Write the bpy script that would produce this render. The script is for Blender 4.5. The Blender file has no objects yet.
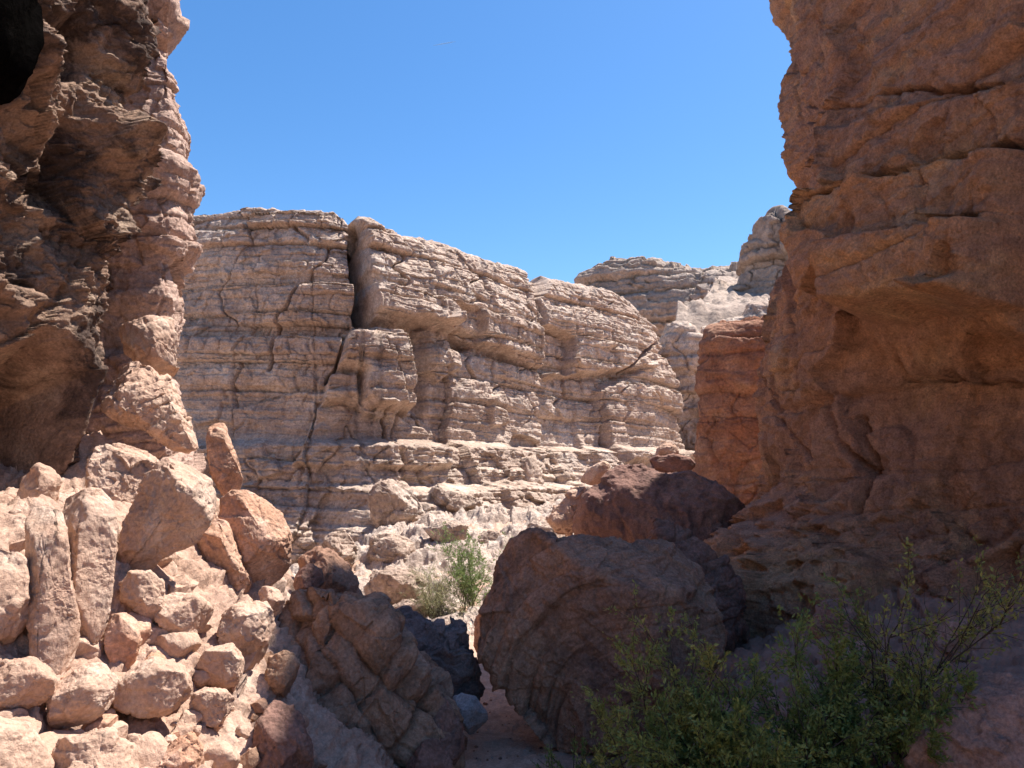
import bpy, math, random
import numpy as np

# ------------------------------------------------------------------ camera, light, exposure
SC = bpy.context.scene
COL = SC.collection
EYE = 1.6
PITCH = math.radians(6.38)
FPX = 769.0
cam_d = bpy.data.cameras.new('camera')
cam = bpy.data.objects.new('camera', cam_d); COL.objects.link(cam)
cam.location = (0, 0, EYE)
cam.rotation_euler = (math.pi / 2 + PITCH, 0, 0)
cam_d.sensor_width = 36.0
cam_d.lens = FPX / 1024 * 36.0
cam_d.clip_start = 0.05
cam_d.clip_end = 20000
SC.camera = cam

SUN_EL = math.radians(63)
SUN_AZ = math.radians(31)          # from +x (right) towards +y (away)
world = bpy.data.worlds.new('World'); SC.world = world
world.use_nodes = True
wn = world.node_tree.nodes; wl = world.node_tree.links
sky = wn.new('ShaderNodeTexSky'); sky.sky_type = 'NISHITA'; sky.sun_disc = False
sky.sun_elevation = SUN_EL; sky.sun_rotation = math.pi / 2 - SUN_AZ
sky.altitude = 300; sky.air_density = 1.0; sky.dust_density = 0.5; sky.ozone_density = 3.5
bg = wn['Background']; bg.inputs[1].default_value = 0.098
hs = wn.new('ShaderNodeHueSaturation'); hs.inputs['Saturation'].default_value = 1.24
wl.new(sky.outputs[0], hs.inputs['Color']); wl.new(hs.outputs[0], bg.inputs[0])
sun_d = bpy.data.lights.new('sun', 'SUN'); sun_d.energy = 4.9; sun_d.angle = math.radians(0.5)
sun_d.color = (1.0, 0.95, 0.88)
sun = bpy.data.objects.new('sun', sun_d); COL.objects.link(sun)
sun.rotation_euler = (0, math.pi / 2 - SUN_EL, SUN_AZ)
SC.view_settings.view_transform = 'Standard'; SC.view_settings.look = 'None'
SC.view_settings.exposure = 1.1; SC.view_settings.gamma = 1.0
SC.render.engine = 'CYCLES'
SC.cycles.use_denoising = True
try:
    SC.cycles.denoiser = 'OPENIMAGEDENOISE'; SC.cycles.denoising_input_passes = 'RGB_ALBEDO_NORMAL'
except Exception: pass
SC.cycles.max_bounces = 10; SC.cycles.diffuse_bounces = 8


FIT = False
# ------------------------------------------------------------------ numpy noise
f4 = np.float32
_rg = np.random.RandomState(5)
_G = _rg.normal(size=(256, 3)); _G = (_G / np.linalg.norm(_G, axis=1)[:, None]).astype(f4)

def _hash(ix, iy, iz, seed):
    h = ix.astype(np.uint32) * np.uint32(0x9E3779B1)
    h ^= iy.astype(np.uint32) * np.uint32(0x85EBCA77)
    h ^= iz.astype(np.uint32) * np.uint32(0xC2B2AE3D)
    h += np.uint32((seed * 0x27D4EB2F) & 0xFFFFFFFF)
    h ^= h >> np.uint32(15); h *= np.uint32(0x2C1B3C6D)
    h ^= h >> np.uint32(12); h *= np.uint32(0x297A2D39)
    h ^= h >> np.uint32(15)
    return h

def perlin(p, seed=0):
    p = np.asarray(p, f4); sh = p.shape[:-1]; p = p.reshape(-1, 3)
    i = np.floor(p); f = (p - i).astype(f4); i = i.astype(np.int64)
    w = f * f * f * (f * (f * 6 - 15) + 10)
    out = np.zeros(len(p), f4)
    for dx in (0, 1):
        wx = w[:, 0] if dx else 1 - w[:, 0]
        for dy in (0, 1):
            wy = w[:, 1] if dy else 1 - w[:, 1]
            for dz in (0, 1):
                wz = w[:, 2] if dz else 1 - w[:, 2]
                g = _G[_hash(i[:, 0] + dx, i[:, 1] + dy, i[:, 2] + dz, seed) & np.uint32(255)]
                out += wx * wy * wz * (g[:, 0] * (f[:, 0] - dx) + g[:, 1] * (f[:, 1] - dy) + g[:, 2] * (f[:, 2] - dz))
    return (out * 1.5).reshape(sh)

def fbm(p, octv=4, seed=0, gain=0.5, ridged=False):
    p = np.asarray(p, f4); a = 1.0; t = 0.0; tot = 0.0
    for o in range(octv):
        n = perlin(p, seed + 31 * o)
        if ridged: n = 1 - 2 * np.abs(n)
        t = t + a * n; tot += a; a *= gain; p = p * 2.03 + 7.1
    return t / tot

def worley(p, seed=0):
    p = np.asarray(p, f4); sh = p.shape[:-1]; p = p.reshape(-1, 3)
    i = np.floor(p).astype(np.int64)
    f1 = np.full(len(p), 9, f4); f2 = f1.copy(); idn = np.zeros(len(p), f4)
    for dx in (-1, 0, 1):
        for dy in (-1, 0, 1):
            for dz in (-1, 0, 1):
                c = i + np.array((dx, dy, dz))
                h = _hash(c[:, 0], c[:, 1], c[:, 2], seed)
                q = np.stack([(h & np.uint32(1023)), ((h >> np.uint32(10)) & np.uint32(1023)), ((h >> np.uint32(20)) & np.uint32(1023))], 1).astype(f4) / 1023
                d = np.sqrt((((c + q) - p) ** 2).sum(1)).astype(f4)
                lt = d < f1
                f2 = np.where(lt, f1, np.minimum(f2, d))
                idn = np.where(lt, (h >> np.uint32(5) & np.uint32(4095)).astype(f4) / 4095, idn)
                f1 = np.where(lt, d, f1)
    return f1.reshape(sh), f2.reshape(sh), idn.reshape(sh)

def facets(p, seed=0, tilt=1.0):
    """broken rock: each cell is a flat chip with its own height and tilt, so borders are sharp steps (about -0.5..0.5)"""
    p = np.asarray(p, f4); sh = p.shape[:-1]; p = p.reshape(-1, 3)
    i = np.floor(p).astype(np.int64); f1 = np.full(len(p), 9, f4); val = np.zeros(len(p), f4)
    for dx in (-1, 0, 1):
        for dy in (-1, 0, 1):
            for dz in (-1, 0, 1):
                c = i + np.array((dx, dy, dz)); h = _hash(c[:, 0], c[:, 1], c[:, 2], seed)
                q = np.stack([(h & np.uint32(1023)), ((h >> np.uint32(10)) & np.uint32(1023)), ((h >> np.uint32(20)) & np.uint32(1023))], 1).astype(f4) / 1023
                v = p - (c + q); d = (v * v).sum(1); lt = d < f1
                g = _G[(h >> np.uint32(7)) & np.uint32(255)]
                val = np.where(lt, ((h >> np.uint32(3) & np.uint32(1023)).astype(f4) / 1023 - 0.5) + tilt * (g * v).sum(1), val)
                f1 = np.where(lt, d, f1)
    return val.reshape(sh)

def sstep(a, b, x):
    t = np.clip((x - a) / (b - a), 0, 1); return t * t * (3 - 2 * t)

def vec(*a):
    return np.stack(np.broadcast_arrays(*a), -1).astype(f4)

def rnd01(k, seed):
    k = np.asarray(k); z = np.zeros(k.shape, np.int64)
    return (_hash(k.astype(np.int64), z + 3, z + 11, seed) & np.uint32(65535)).astype(f4) / 65535

def rnd2(k, j, seed):
    k = np.asarray(k); j = np.asarray(j)
    return (_hash(k.astype(np.int64), j.astype(np.int64), np.zeros(k.shape, np.int64) + 5, seed) & np.uint32(65535)).astype(f4) / 65535

# ------------------------------------------------------------------ strata
def strata(w, u, seed, thick, amp, groove, hfreq=0.25, block=None, bamp=0.0, bgroove=0.0, power=4.0, spread=0.5):
    """bedding along w (m), running along u (m): uneven layers that step in and out, with worn partings and joints"""
    rs = np.random.RandomState(seed)
    lo, hi = float(w.min()) - 1, float(w.max()) + 1
    n = int((hi - lo) / thick * 1.6) + 8
    th = thick * np.exp(rs.normal(0, spread, n)); e = lo + np.concatenate([[0], np.cumsum(th)])
    k = np.clip(np.searchsorted(e, w.ravel(), side='right') - 1, 0, n - 1).reshape(w.shape)
    t = (w - e[k]) / th[k]
    hard = rs.uniform(-1, 1, n)[k]
    var = perlin(vec(u * hfreq, k * 7.31, k * 0.77), seed + 9)
    pres = 0.55 + 0.9 * perlin(vec(u * hfreq * 1.7, k * 3.1 + 40, k * 0.3), seed + 10)     # partings fade in and out
    pres = np.clip(pres, 0.1, 1)
    gs = np.minimum(1.0, (th[k] / thick)) * groove * pres
    d = amp * (0.6 * hard + 1.0 * var) - gs * np.abs(2 * t - 1) ** power
    if block:
        sp = block * (0.6 + 0.9 * rs.rand(n))[k]
        uu = u / sp + rs.uniform(0, 9, n)[k] + 0.35 * perlin(vec(u * 0.6, w * 1.3, k * 0.0), seed + 4)
        c = np.floor(uu); f = uu - c
        on = np.clip((rnd2(k, c, seed + 5) - 0.25) * 2, 0, 1)
        d = d + bamp * (rnd2(k, c, seed + 6) - 0.5) * 2
        ed = np.minimum(f, 1 - f) * sp
        d = d - bgroove * on * (1 - sstep(0.0, 0.07 + 0.05 * thick, ed))
    return d

def seg_dist(s, z, pts):
    best = np.full(s.shape, 1e9, f4)
    for (a, b), (c, d) in zip(pts[:-1], pts[1:]):
        vx, vy = c - a, d - b; L = vx * vx + vy * vy + 1e-9
        t = np.clip(((s - a) * vx + (z - b) * vy) / L, 0, 1)
        best = np.minimum(best, np.hypot(s - a - t * vx, z - b - t * vy))
    return best

def poly_in(s, z, pts):
    ins = np.zeros(s.shape, bool)
    n = len(pts)
    for i in range(n):
        x1, y1 = pts[i]; x2, y2 = pts[(i + 1) % n]
        if y1 == y2: continue
        c = ((y1 > z) != (y2 > z)) & (s < (x2 - x1) * (z - y1) / (y2 - y1) + x1)
        ins ^= c
    return ins

def bump(s, z, pts, amount, soft):
    ins = poly_in(s, z, pts)
    d = seg_dist(s, z, list(pts) + [pts[0]])
    sd = np.where(ins, d, -d)
    return amount * sstep(-soft * 0.3, soft * 0.7, sd)

# ------------------------------------------------------------------ pixel rays -> places in the world
def ray(px, py):
    a = (px - 512) / FPX; b = (384 - py) / FPX
    dy = math.cos(PITCH) - b * math.sin(PITCH); dz = math.sin(PITCH) + b * math.cos(PITCH)
    return a / dy, dz / dy

def at(px, py, y):
    r = ray(px, py); return np.array((r[0] * y, y, EYE + r[1] * y))

# ------------------------------------------------------------------ mesh + objects
def tag(o, label=None, cat=None, group=None, kind=None):
    if label: o['label'] = label
    if cat: o['category'] = cat
    if group: o['group'] = group
    if kind: o['kind'] = kind
    return o

def mesh_from(name, V, F, mat, smooth=True):
    V = np.asarray(V, f4).reshape(-1, 3); F = np.asarray(F, np.int32)
    me = bpy.data.meshes.new(name)
    k = F.shape[1]
    me.vertices.add(len(V)); me.vertices.foreach_set('co', V.ravel())
    me.loops.add(F.size); me.loops.foreach_set('vertex_index', F.ravel())
    me.polygons.add(len(F))
    me.polygons.foreach_set('loop_start', np.arange(0, F.size, k, dtype=np.int32))
    me.polygons.foreach_set('loop_total', np.full(len(F), k, np.int32))
    me.polygons.foreach_set('use_smooth', np.full(len(F), smooth, bool))
    me.update(calc_edges=True); me.validate()
    me.materials.append(mat)
    return me

def obj(name, me, parent=None, loc=(0, 0, 0)):
    o = bpy.data.objects.new(name, me); COL.objects.link(o); o.location = loc
    if parent: o.parent = parent
    return o

def grid_faces(nu, nv):
    i = np.arange(nu - 1)[:, None] * nv + np.arange(nv - 1)[None, :]
    return np.stack([i, i + nv, i + nv + 1, i + 1], -1).reshape(-1, 4)

# ------------------------------------------------------------------ materials
def rock(name, cols, dark=None, scale=0.5, band=None, bandscale=3.0, bandamt=0.4, fine=18.0, bumpd=0.02, streak=0.0, streakcol=(0.1, 0.06, 0.05), speck=0.34, patch=0.35, dip=(0.0, 0.0), dthr=0.54):
    m = bpy.data.materials.new(name); m.use_nodes = True
    N = m.node_tree.nodes; L = m.node_tree.links
    b = N['Principled BSDF']; b.inputs['Roughness'].default_value = 0.92
    b.inputs['Specular IOR Level'].default_value = 0.18
    geo = N.new('ShaderNodeNewGeometry')
    pos = geo.outputs['Position']
    def noise(sc, det=5, rough=0.6, vecin=None, dist=0.0):
        n = N.new('ShaderNodeTexNoise'); n.inputs['Scale'].default_value = sc
        n.inputs['Detail'].default_value = det; n.inputs['Roughness'].default_value = rough
        n.inputs['Distortion'].default_value = dist
        L.new(vecin or pos, n.inputs['Vector']); return n.outputs['Fac']
    def mapr(v, a, bb, c=0.0, d=1.0):
        n = N.new('ShaderNodeMapRange'); n.inputs[1].default_value = a; n.inputs[2].default_value = bb
        n.inputs[3].default_value = c; n.inputs[4].default_value = d; L.new(v, n.inputs[0]); return n.outputs[0]
    def mix(fac, A, B, mode='MIX'):
        n = N.new('ShaderNodeMix'); n.data_type = 'RGBA'; n.blend_type = mode
        if isinstance(fac, (int, float)): n.inputs[0].default_value = fac
        else: L.new(fac, n.inputs[0])
        for s, c in ((6, A), (7, B)):
            if isinstance(c, tuple): n.inputs[s].default_value = (*c, 1)
            else: L.new(c, n.inputs[s])
        return n.outputs[2]
    def xf(sx, sy, sz):
        n = N.new('ShaderNodeVectorMath'); n.operation = 'MULTIPLY'; L.new(pos, n.inputs[0]); n.inputs[1].default_value = (sx, sy, sz); return n.outputs[0]
    c = mix(mapr(noise(scale, 6, 0.62, dist=0.4), 0.36, 0.64), cols[0], cols[1])
    if len(cols) > 2:
        c = mix(mapr(noise(scale * 2.7, 5, 0.65), 0.5, 0.66), c, cols[2])
    if band:
        # bedding colour: noise squeezed along z, tilted by dip
        dn = N.new('ShaderNodeVectorMath'); dn.operation = 'DOT_PRODUCT'; L.new(pos, dn.inputs[0]); dn.inputs[1].default_value = (dip[0], dip[1], 1.0)
        warp = noise(0.5, 4)
        ad = N.new('ShaderNodeMath'); ad.operation = 'MULTIPLY_ADD'; L.new(warp, ad.inputs[0]); ad.inputs[1].default_value = 0.6; L.new(dn.outputs['Value'], ad.inputs[2])
        cv = N.new('ShaderNodeCombineXYZ'); L.new(ad.outputs[0], cv.inputs[2])
        px = N.new('ShaderNodeVectorMath'); px.operation = 'MULTIPLY'; L.new(pos, px.inputs[0]); px.inputs[1].default_value = (0.04, 0.04, 0.0)
        av = N.new('ShaderNodeVectorMath'); av.operation = 'ADD'; L.new(cv.outputs[0], av.inputs[0]); L.new(px.outputs[0], av.inputs[1])
        bn = noise(bandscale, 4, 0.7, vecin=av.outputs[0])
        f = N.new('ShaderNodeMath'); f.operation = 'MULTIPLY'; L.new(mapr(bn, 0.45, 0.62), f.inputs[0]); f.inputs[1].default_value = bandamt
        c = mix(f.outputs[0], c, band)
    if streak > 0:
        sn = noise(1.0, 4, 0.6, vecin=xf(4.5, 4.5, 0.35)); sm = noise(0.35, 3)
        f = N.new('ShaderNodeMath'); f.operation = 'MULTIPLY'; L.new(mapr(sn, 0.5, 0.7), f.inputs[0]); L.new(mapr(sm, 0.42, 0.6, 0, streak), f.inputs[1])
        c = mix(f.outputs[0], c, streakcol)
    if dark:
        f = N.new('ShaderNodeMath'); f.operation = 'MULTIPLY'; L.new(mapr(noise(scale * 1.9 + 0.1, 8, 0.7, dist=0.6), dthr, dthr + 0.11), f.inputs[0]); f.inputs[1].default_value = patch
        c = mix(f.outputs[0], c, dark)
    sp = mapr(noise(fine * 2.2, 4, 0.7), 0.3, 0.7, 1 - speck, 1 + speck)
    sp2 = mapr(noise(fine * 0.35, 5, 0.7), 0.3, 0.7, 1 - speck * 0.8, 1 + speck * 0.8)
    for s in (sp, sp2):
        cc = N.new('ShaderNodeCombineColor')
        for q in range(3): L.new(s, cc.inputs[q])
        c = mix(1.0, c, cc.outputs[0], 'MULTIPLY')
    L.new(c, b.inputs['Base Color'])
    # fine grain and pits
    h1 = noise(fine, 8, 0.68)
    vo = N.new('ShaderNodeTexVoronoi'); vo.inputs['Scale'].default_value = fine * 0.6; L.new(pos, vo.inputs['Vector'])
    h2 = mapr(vo.outputs['Distance'], 0.0, 0.35)
    ad = N.new('ShaderNodeMath'); ad.operation = 'MULTIPLY_ADD'; L.new(h2, ad.inputs[0]); ad.inputs[1].default_value = 0.25; L.new(h1, ad.inputs[2])
    bp = N.new('ShaderNodeBump'); bp.inputs['Strength'].default_value = 1.0; bp.inputs['Distance'].default_value = bumpd * 1.7
    L.new(ad.outputs[0], bp.inputs['Height']); L.new(bp.outputs[0], b.inputs['Normal'])
    return m

def leaf_mat(name, c1, c2):
    m = bpy.data.materials.new(name); m.use_nodes = True
    N = m.node_tree.nodes; L = m.node_tree.links; b = N['Principled BSDF']
    g = N.new('ShaderNodeNewGeometry'); r = N.new('ShaderNodeMix'); r.data_type = 'RGBA'
    L.new(g.outputs['Random Per Island'], r.inputs[0]); r.inputs[6].default_value = (*c1, 1); r.inputs[7].default_value = (*c2, 1)
    L.new(r.outputs[2], b.inputs['Base Color']); b.inputs['Roughness'].default_value = 0.6
    t = N.new('ShaderNodeBsdfTranslucent'); L.new(r.outputs[2], t.inputs[0])
    mx = N.new('ShaderNodeMixShader'); mx.inputs[0].default_value = 0.35
    L.new(b.outputs[0], mx.inputs[1]); L.new(t.outputs[0], mx.inputs[2]); L.new(mx.outputs[0], N['Material Output'].inputs[0])
    return m

M = {}
M['pale'] = rock('banded_tan_rock', [(0.51, 0.39, 0.305), (0.43, 0.315, 0.245), (0.55, 0.445, 0.365)], dark=(0.27, 0.19, 0.155), scale=0.35, band=(0.33, 0.23, 0.175), bandscale=2.6, bandamt=0.5, fine=7, bumpd=0.05, streak=0.45, streakcol=(0.24, 0.17, 0.14), dip=(0.1, 0.1))
M['talus'] = rock('broken_tan_ledges', [(0.47, 0.37, 0.305), (0.41, 0.31, 0.25), (0.51, 0.42, 0.355)], dark=(0.32, 0.24, 0.195), scale=0.6, fine=9, bumpd=0.04)
M['mesa'] = rock('far_banded_rock', [(0.42, 0.33, 0.27), (0.34, 0.26, 0.21)], scale=0.05, band=(0.29, 0.22, 0.18), bandscale=0.5, bandamt=0.6, fine=1.2, bumpd=0.35, speck=0.3)
M['scree'] = rock('pale_scree', [(0.41, 0.315, 0.25), (0.35, 0.26, 0.205)], scale=0.1, fine=1.5, bumpd=0.2, speck=0.35)
M['orange'] = rock('red_orange_sandstone', [(0.36, 0.185, 0.115), (0.29, 0.145, 0.095), (0.40, 0.235, 0.15)], dark=(0.17, 0.08, 0.055), scale=0.4, band=(0.25, 0.10, 0.06), bandscale=1.6, bandamt=0.6, fine=8, bumpd=0.05)
M['right'] = rock('brown_varnished_sandstone', [(0.58, 0.30, 0.15), (0.45, 0.25, 0.165), (0.60, 0.36, 0.20)], dark=(0.24, 0.135, 0.11), scale=0.3, band=(0.40, 0.235, 0.175), bandscale=2.0, bandamt=0.65, fine=18, bumpd=0.045, streak=0.5, streakcol=(0.19, 0.105, 0.08), patch=0.6)
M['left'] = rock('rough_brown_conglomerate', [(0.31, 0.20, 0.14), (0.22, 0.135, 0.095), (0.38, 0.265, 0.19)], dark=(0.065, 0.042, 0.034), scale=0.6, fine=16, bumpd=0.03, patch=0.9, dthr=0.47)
M['column'] = rock('mauve_banded_rock', [(0.51, 0.355, 0.28), (0.44, 0.295, 0.23)], dark=(0.30, 0.19, 0.15), scale=0.5, band=(0.34, 0.21, 0.16), bandscale=2, bandamt=0.4, fine=12, bumpd=0.03)
M['pink'] = rock('pinkish_tan_rock', [(0.52, 0.35, 0.255), (0.45, 0.285, 0.205), (0.56, 0.405, 0.31)], dark=(0.30, 0.20, 0.16), scale=1.2, fine=22, bumpd=0.012, speck=0.22)
M['rosy'] = rock('orange_pink_rock', [(0.50, 0.265, 0.165), (0.45, 0.285, 0.20), (0.53, 0.35, 0.26)], dark=(0.28, 0.15, 0.10), scale=1.3, fine=20, bumpd=0.012)
M['brown'] = rock('mauve_brown_rock', [(0.36, 0.205, 0.135), (0.29, 0.165, 0.115), (0.40, 0.235, 0.155)], dark=(0.11, 0.065, 0.055), scale=0.8, fine=18, bumpd=0.015, patch=0.6)
M['brown_dark'] = rock('dark_red_brown_rock', [(0.26, 0.145, 0.11), (0.20, 0.112, 0.09), (0.29, 0.17, 0.125)], dark=(0.07, 0.045, 0.04), scale=0.9, fine=18, bumpd=0.015, patch=0.6)
M['rib'] = rock('tan_brown_jointed_rock', [(0.39, 0.235, 0.15), (0.31, 0.185, 0.125), (0.42, 0.26, 0.17)], dark=(0.12, 0.075, 0.06), scale=1.0, fine=18, bumpd=0.015)
M['bank'] = rock('mauve_bank_rock', [(0.45, 0.27, 0.205), (0.37, 0.22, 0.17)], dark=(0.17, 0.10, 0.08), scale=1.0, fine=18, bumpd=0.015)
M['blue'] = rock('blue_grey_rock', [(0.23, 0.175, 0.16), (0.17, 0.13, 0.122)], dark=(0.09, 0.07, 0.07), scale=1.2, fine=20, bumpd=0.015)
M['grey'] = rock('pale_grey_stone', [(0.33, 0.29, 0.28), (0.27, 0.235, 0.225)], scale=1.5, fine=24, bumpd=0.01)
M['black'] = rock('shade_black_rock', [(0.004, 0.0035, 0.003), (0.003, 0.0025, 0.0025)], scale=1.5, fine=20, bumpd=0.01)  # black base colour stands in for the corner ledge's deep shade
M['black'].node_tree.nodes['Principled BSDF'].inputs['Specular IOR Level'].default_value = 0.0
M['ground'] = rock('sandy_debris', [(0.50, 0.335, 0.25), (0.43, 0.275, 0.20), (0.54, 0.385, 0.30)], dark=(0.33, 0.22, 0.17), scale=0.9, fine=26, bumpd=0.015, speck=0.25)
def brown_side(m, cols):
    # the ground turns a darker brown towards the right, except far off
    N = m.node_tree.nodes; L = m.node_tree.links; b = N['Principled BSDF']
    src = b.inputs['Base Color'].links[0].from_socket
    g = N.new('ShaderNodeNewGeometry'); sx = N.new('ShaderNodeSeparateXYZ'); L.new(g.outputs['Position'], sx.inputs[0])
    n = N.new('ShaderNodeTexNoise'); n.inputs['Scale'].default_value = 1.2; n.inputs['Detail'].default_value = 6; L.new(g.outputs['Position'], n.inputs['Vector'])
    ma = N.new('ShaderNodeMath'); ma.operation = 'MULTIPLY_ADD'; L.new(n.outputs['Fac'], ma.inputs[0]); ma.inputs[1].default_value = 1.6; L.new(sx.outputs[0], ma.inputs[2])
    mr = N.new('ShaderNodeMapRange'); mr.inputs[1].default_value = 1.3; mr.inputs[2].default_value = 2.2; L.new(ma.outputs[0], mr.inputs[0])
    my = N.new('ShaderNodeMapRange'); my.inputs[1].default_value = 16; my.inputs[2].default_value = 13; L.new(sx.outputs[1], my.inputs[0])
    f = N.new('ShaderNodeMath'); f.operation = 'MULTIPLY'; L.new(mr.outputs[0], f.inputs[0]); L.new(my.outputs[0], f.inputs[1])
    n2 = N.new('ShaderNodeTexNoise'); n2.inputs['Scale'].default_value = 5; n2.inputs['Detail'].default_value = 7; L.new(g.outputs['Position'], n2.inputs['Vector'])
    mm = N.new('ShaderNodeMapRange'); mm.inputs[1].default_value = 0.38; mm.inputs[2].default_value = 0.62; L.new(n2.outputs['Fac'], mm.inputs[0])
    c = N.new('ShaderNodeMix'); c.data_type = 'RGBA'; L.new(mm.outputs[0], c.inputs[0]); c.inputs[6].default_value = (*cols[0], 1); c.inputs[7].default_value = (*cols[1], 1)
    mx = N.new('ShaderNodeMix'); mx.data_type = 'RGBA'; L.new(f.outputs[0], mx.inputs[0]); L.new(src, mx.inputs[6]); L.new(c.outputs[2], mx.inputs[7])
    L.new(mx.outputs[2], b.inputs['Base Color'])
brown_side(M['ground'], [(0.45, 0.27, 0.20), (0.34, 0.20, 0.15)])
M['leaf_dark'] = leaf_mat('dark_green_leaf', (0.15, 0.195, 0.045), (0.28, 0.33, 0.09))
M['leaf_olive'] = leaf_mat('yellow_green_leaf', (0.22, 0.235, 0.055), (0.40, 0.39, 0.11))
M['leaf_bright'] = leaf_mat('bright_green_leaf', (0.14, 0.22, 0.06), (0.24, 0.30, 0.10))
M['leaf_straw'] = leaf_mat('straw_green_leaf', (0.28, 0.30, 0.14), (0.38, 0.36, 0.20))
M['bark'] = rock('dark_bark', [(0.06, 0.045, 0.035), (0.09, 0.065, 0.05)], scale=8, fine=60, bumpd=0.003)
mc = bpy.data.materials.new('vapour_white'); mc.use_nodes = True; mc.node_tree.nodes['Principled BSDF'].inputs['Base Color'].default_value = (0.8, 0.8, 0.8, 1); mc.node_tree.nodes['Principled BSDF'].inputs['Alpha'].default_value = 0.25; M['white'] = mc

# ------------------------------------------------------------------ ground
def ground_h(x, y, detail=True):
    x = np.asarray(x, f4); y = np.asarray(y, f4)
    p = vec(x, y, 0 * x)
    wob = fbm(p * 0.45, 3, 3)
    base = -0.9 - 0.35 * sstep(10, 14.0, y)
    ledge = -1.45 - 0.25 * wob - 0.45 * sstep(5.0, 7.5, y) - 1.5 * sstep(6.9, 8.8, y)
    left = np.clip((ledge - x) * 0.80 + 0.9 + 0.30 * (np.minimum(y, 8) - 5) * sstep(-1.2, -2.4, x), 0, 2.2 + 0.4 * wob + 0.75 * sstep(7.7, 9.2, y)) * (1 - sstep(8.8, 11.5, y))
    right = np.clip((x - 0.9 - 0.3 * wob) * 0.32, 0, 1.7) * (1 - sstep(14, 20, y))
    right = right + 0.5 * sstep(2.6, 4.6, x) * sstep(6.5, 11.0, y) * (1 - sstep(14, 20, y))
    far = np.clip((y - 14.5) * 0.26, 0, 1.5) * sstep(-6.0, -3.0, x)
    z = base + left + right + far
    rough = 0.22 + 0.9 * np.clip(left * 2, 0, 1) + 0.8 * sstep(12, 14, y) + 0.9 * np.clip(right * 4, 0, 1) * (1 - sstep(16, 20, y))
    rough = rough * (1 + 3 * sstep(60, 300, y))
    z = z + rough * 0.16 * fbm(p * 0.9, 4, 8)
    if not detail: return z + rough * 0.05
    q0 = vec(x, y, z)
    d = rough * (0.05 * fbm(q0 * 2.6, 5, 18, gain=0.6) + 0.035 * fbm(q0 * 6.0, 4, 19, ridged=True) + 0.07 * facets(q0 * 2.2, 20, 0.5) + 0.035 * facets(q0 * 5.5, 21, 0.7))
    for sc, hgt, sd in ((3.0, 0.045, 1), (7.0, 0.030, 2), (15.0, 0.018, 3)):
        q = q0 * sc + 0.3 * vec(perlin(q0 * sc * 1.5, 5), perlin(q0 * sc * 1.5, 6), perlin(q0 * sc * 1.5, 7))
        f1, f2, idn = worley(q, sd)
        d = d + rough * hgt * (idn > 0.5) * (0.3 + 0.7 * idn) * np.sqrt(sstep(0.0, 0.5, f2 - f1))
    return z, d + 0.012 * fbm(q0 * 14, 4, 28, gain=0.7)

def build_ground():
    a = np.concatenate([np.linspace(-math.pi, -0.72, 50, endpoint=False), np.linspace(-0.72, 0.72, 900), np.linspace(0.72, math.pi, 51)[1:]])
    r = np.concatenate([[0.02], np.geomspace(0.5, 2.2, 40), np.geomspace(2.2, 26, 640)[1:], np.geomspace(26, 900, 60)[1:]])
    A, R = np.meshgrid(a, r, indexing='ij')
    x = R * np.sin(A); y = R * np.cos(A)
    z, d = ground_h(x, y)
    V = vec(x, y, z)
    N = np.cross(np.gradient(V, axis=0), np.gradient(V, axis=1)); N /= np.linalg.norm(N, axis=-1, keepdims=True) + 1e-9
    N *= np.sign(N[..., 2:3] + 1e-6)
    V = V + N * d[..., None]
    me = mesh_from('canyon_floor', V, grid_faces(len(a), len(r))[:, ::-1], M['ground'])
    tag(obj('canyon_floor', me), kind='structure')
build_ground()

def talus():
    # broken ledges that step up from the wash to the foot of the far cliff
    a = np.linspace(-0.34, 0.30, 620); r = np.geomspace(12.5, 36, 520)
    A, R = np.meshgrid(a, r, indexing='ij')
    x = A * R; y = R
    z0 = ground_h(x, y, False); p = vec(x, y, 0 * x)
    zz = z0 + 0.25 * fbm(p * 0.7, 4, 91) + 0.10 * fbm(p * 2.2, 4, 92)
    st = 0.42; w = zz + 0.04 * x; k = np.floor(w / st); t = w / st - k
    z = (k + sstep(0.42, 0.62, t) * 0.8 + 0.2 * t) * st - 0.04 * x
    z = 0.55 * zz + 0.45 * z + 0.20 * facets(vec(x, y, zz) * 1.1, 22, 0.6) + 0.09 * facets(vec(x, y, zz) * 2.8, 23, 0.7)
    for sc, hgt, sd in ((0.8, 0.35, 4), (1.7, 0.2, 1), (3.5, 0.12, 2), (8.0, 0.06, 3)):
        q = vec(x * sc, y * sc, 0 * x + 0.5); q = q + 0.3 * vec(perlin(q * 1.3, 5), perlin(q * 1.3, 6), 0 * x)
        f1, f2, idn = worley(q, sd)
        z = z + 0.5 * hgt * (idn > 0.5) * (0.2 + 0.8 * idn) * np.sqrt(sstep(0.0, 0.45, f2 - f1))
    z = z + 0.03 * fbm(p * 4, 5, 28, ridged=True, gain=0.6) + 0.02 - 1.2 * sstep(13.8, 12.5, y)
    me = mesh_from('talus_slope', vec(x, y, z), grid_faces(620, 520), M['talus'])
    tag(obj('talus_slope', me), kind='structure')
talus()

def ground_hit(px, py):
    rx, rz = ray(px, py)
    y = np.linspace(1.5, 40, 1600)
    g = ground_h(rx * y, y, False)
    hit = np.nonzero(EYE + rz * y < g)[0]
    return float(y[hit[0]]) if len(hit) else 40.0

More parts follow.
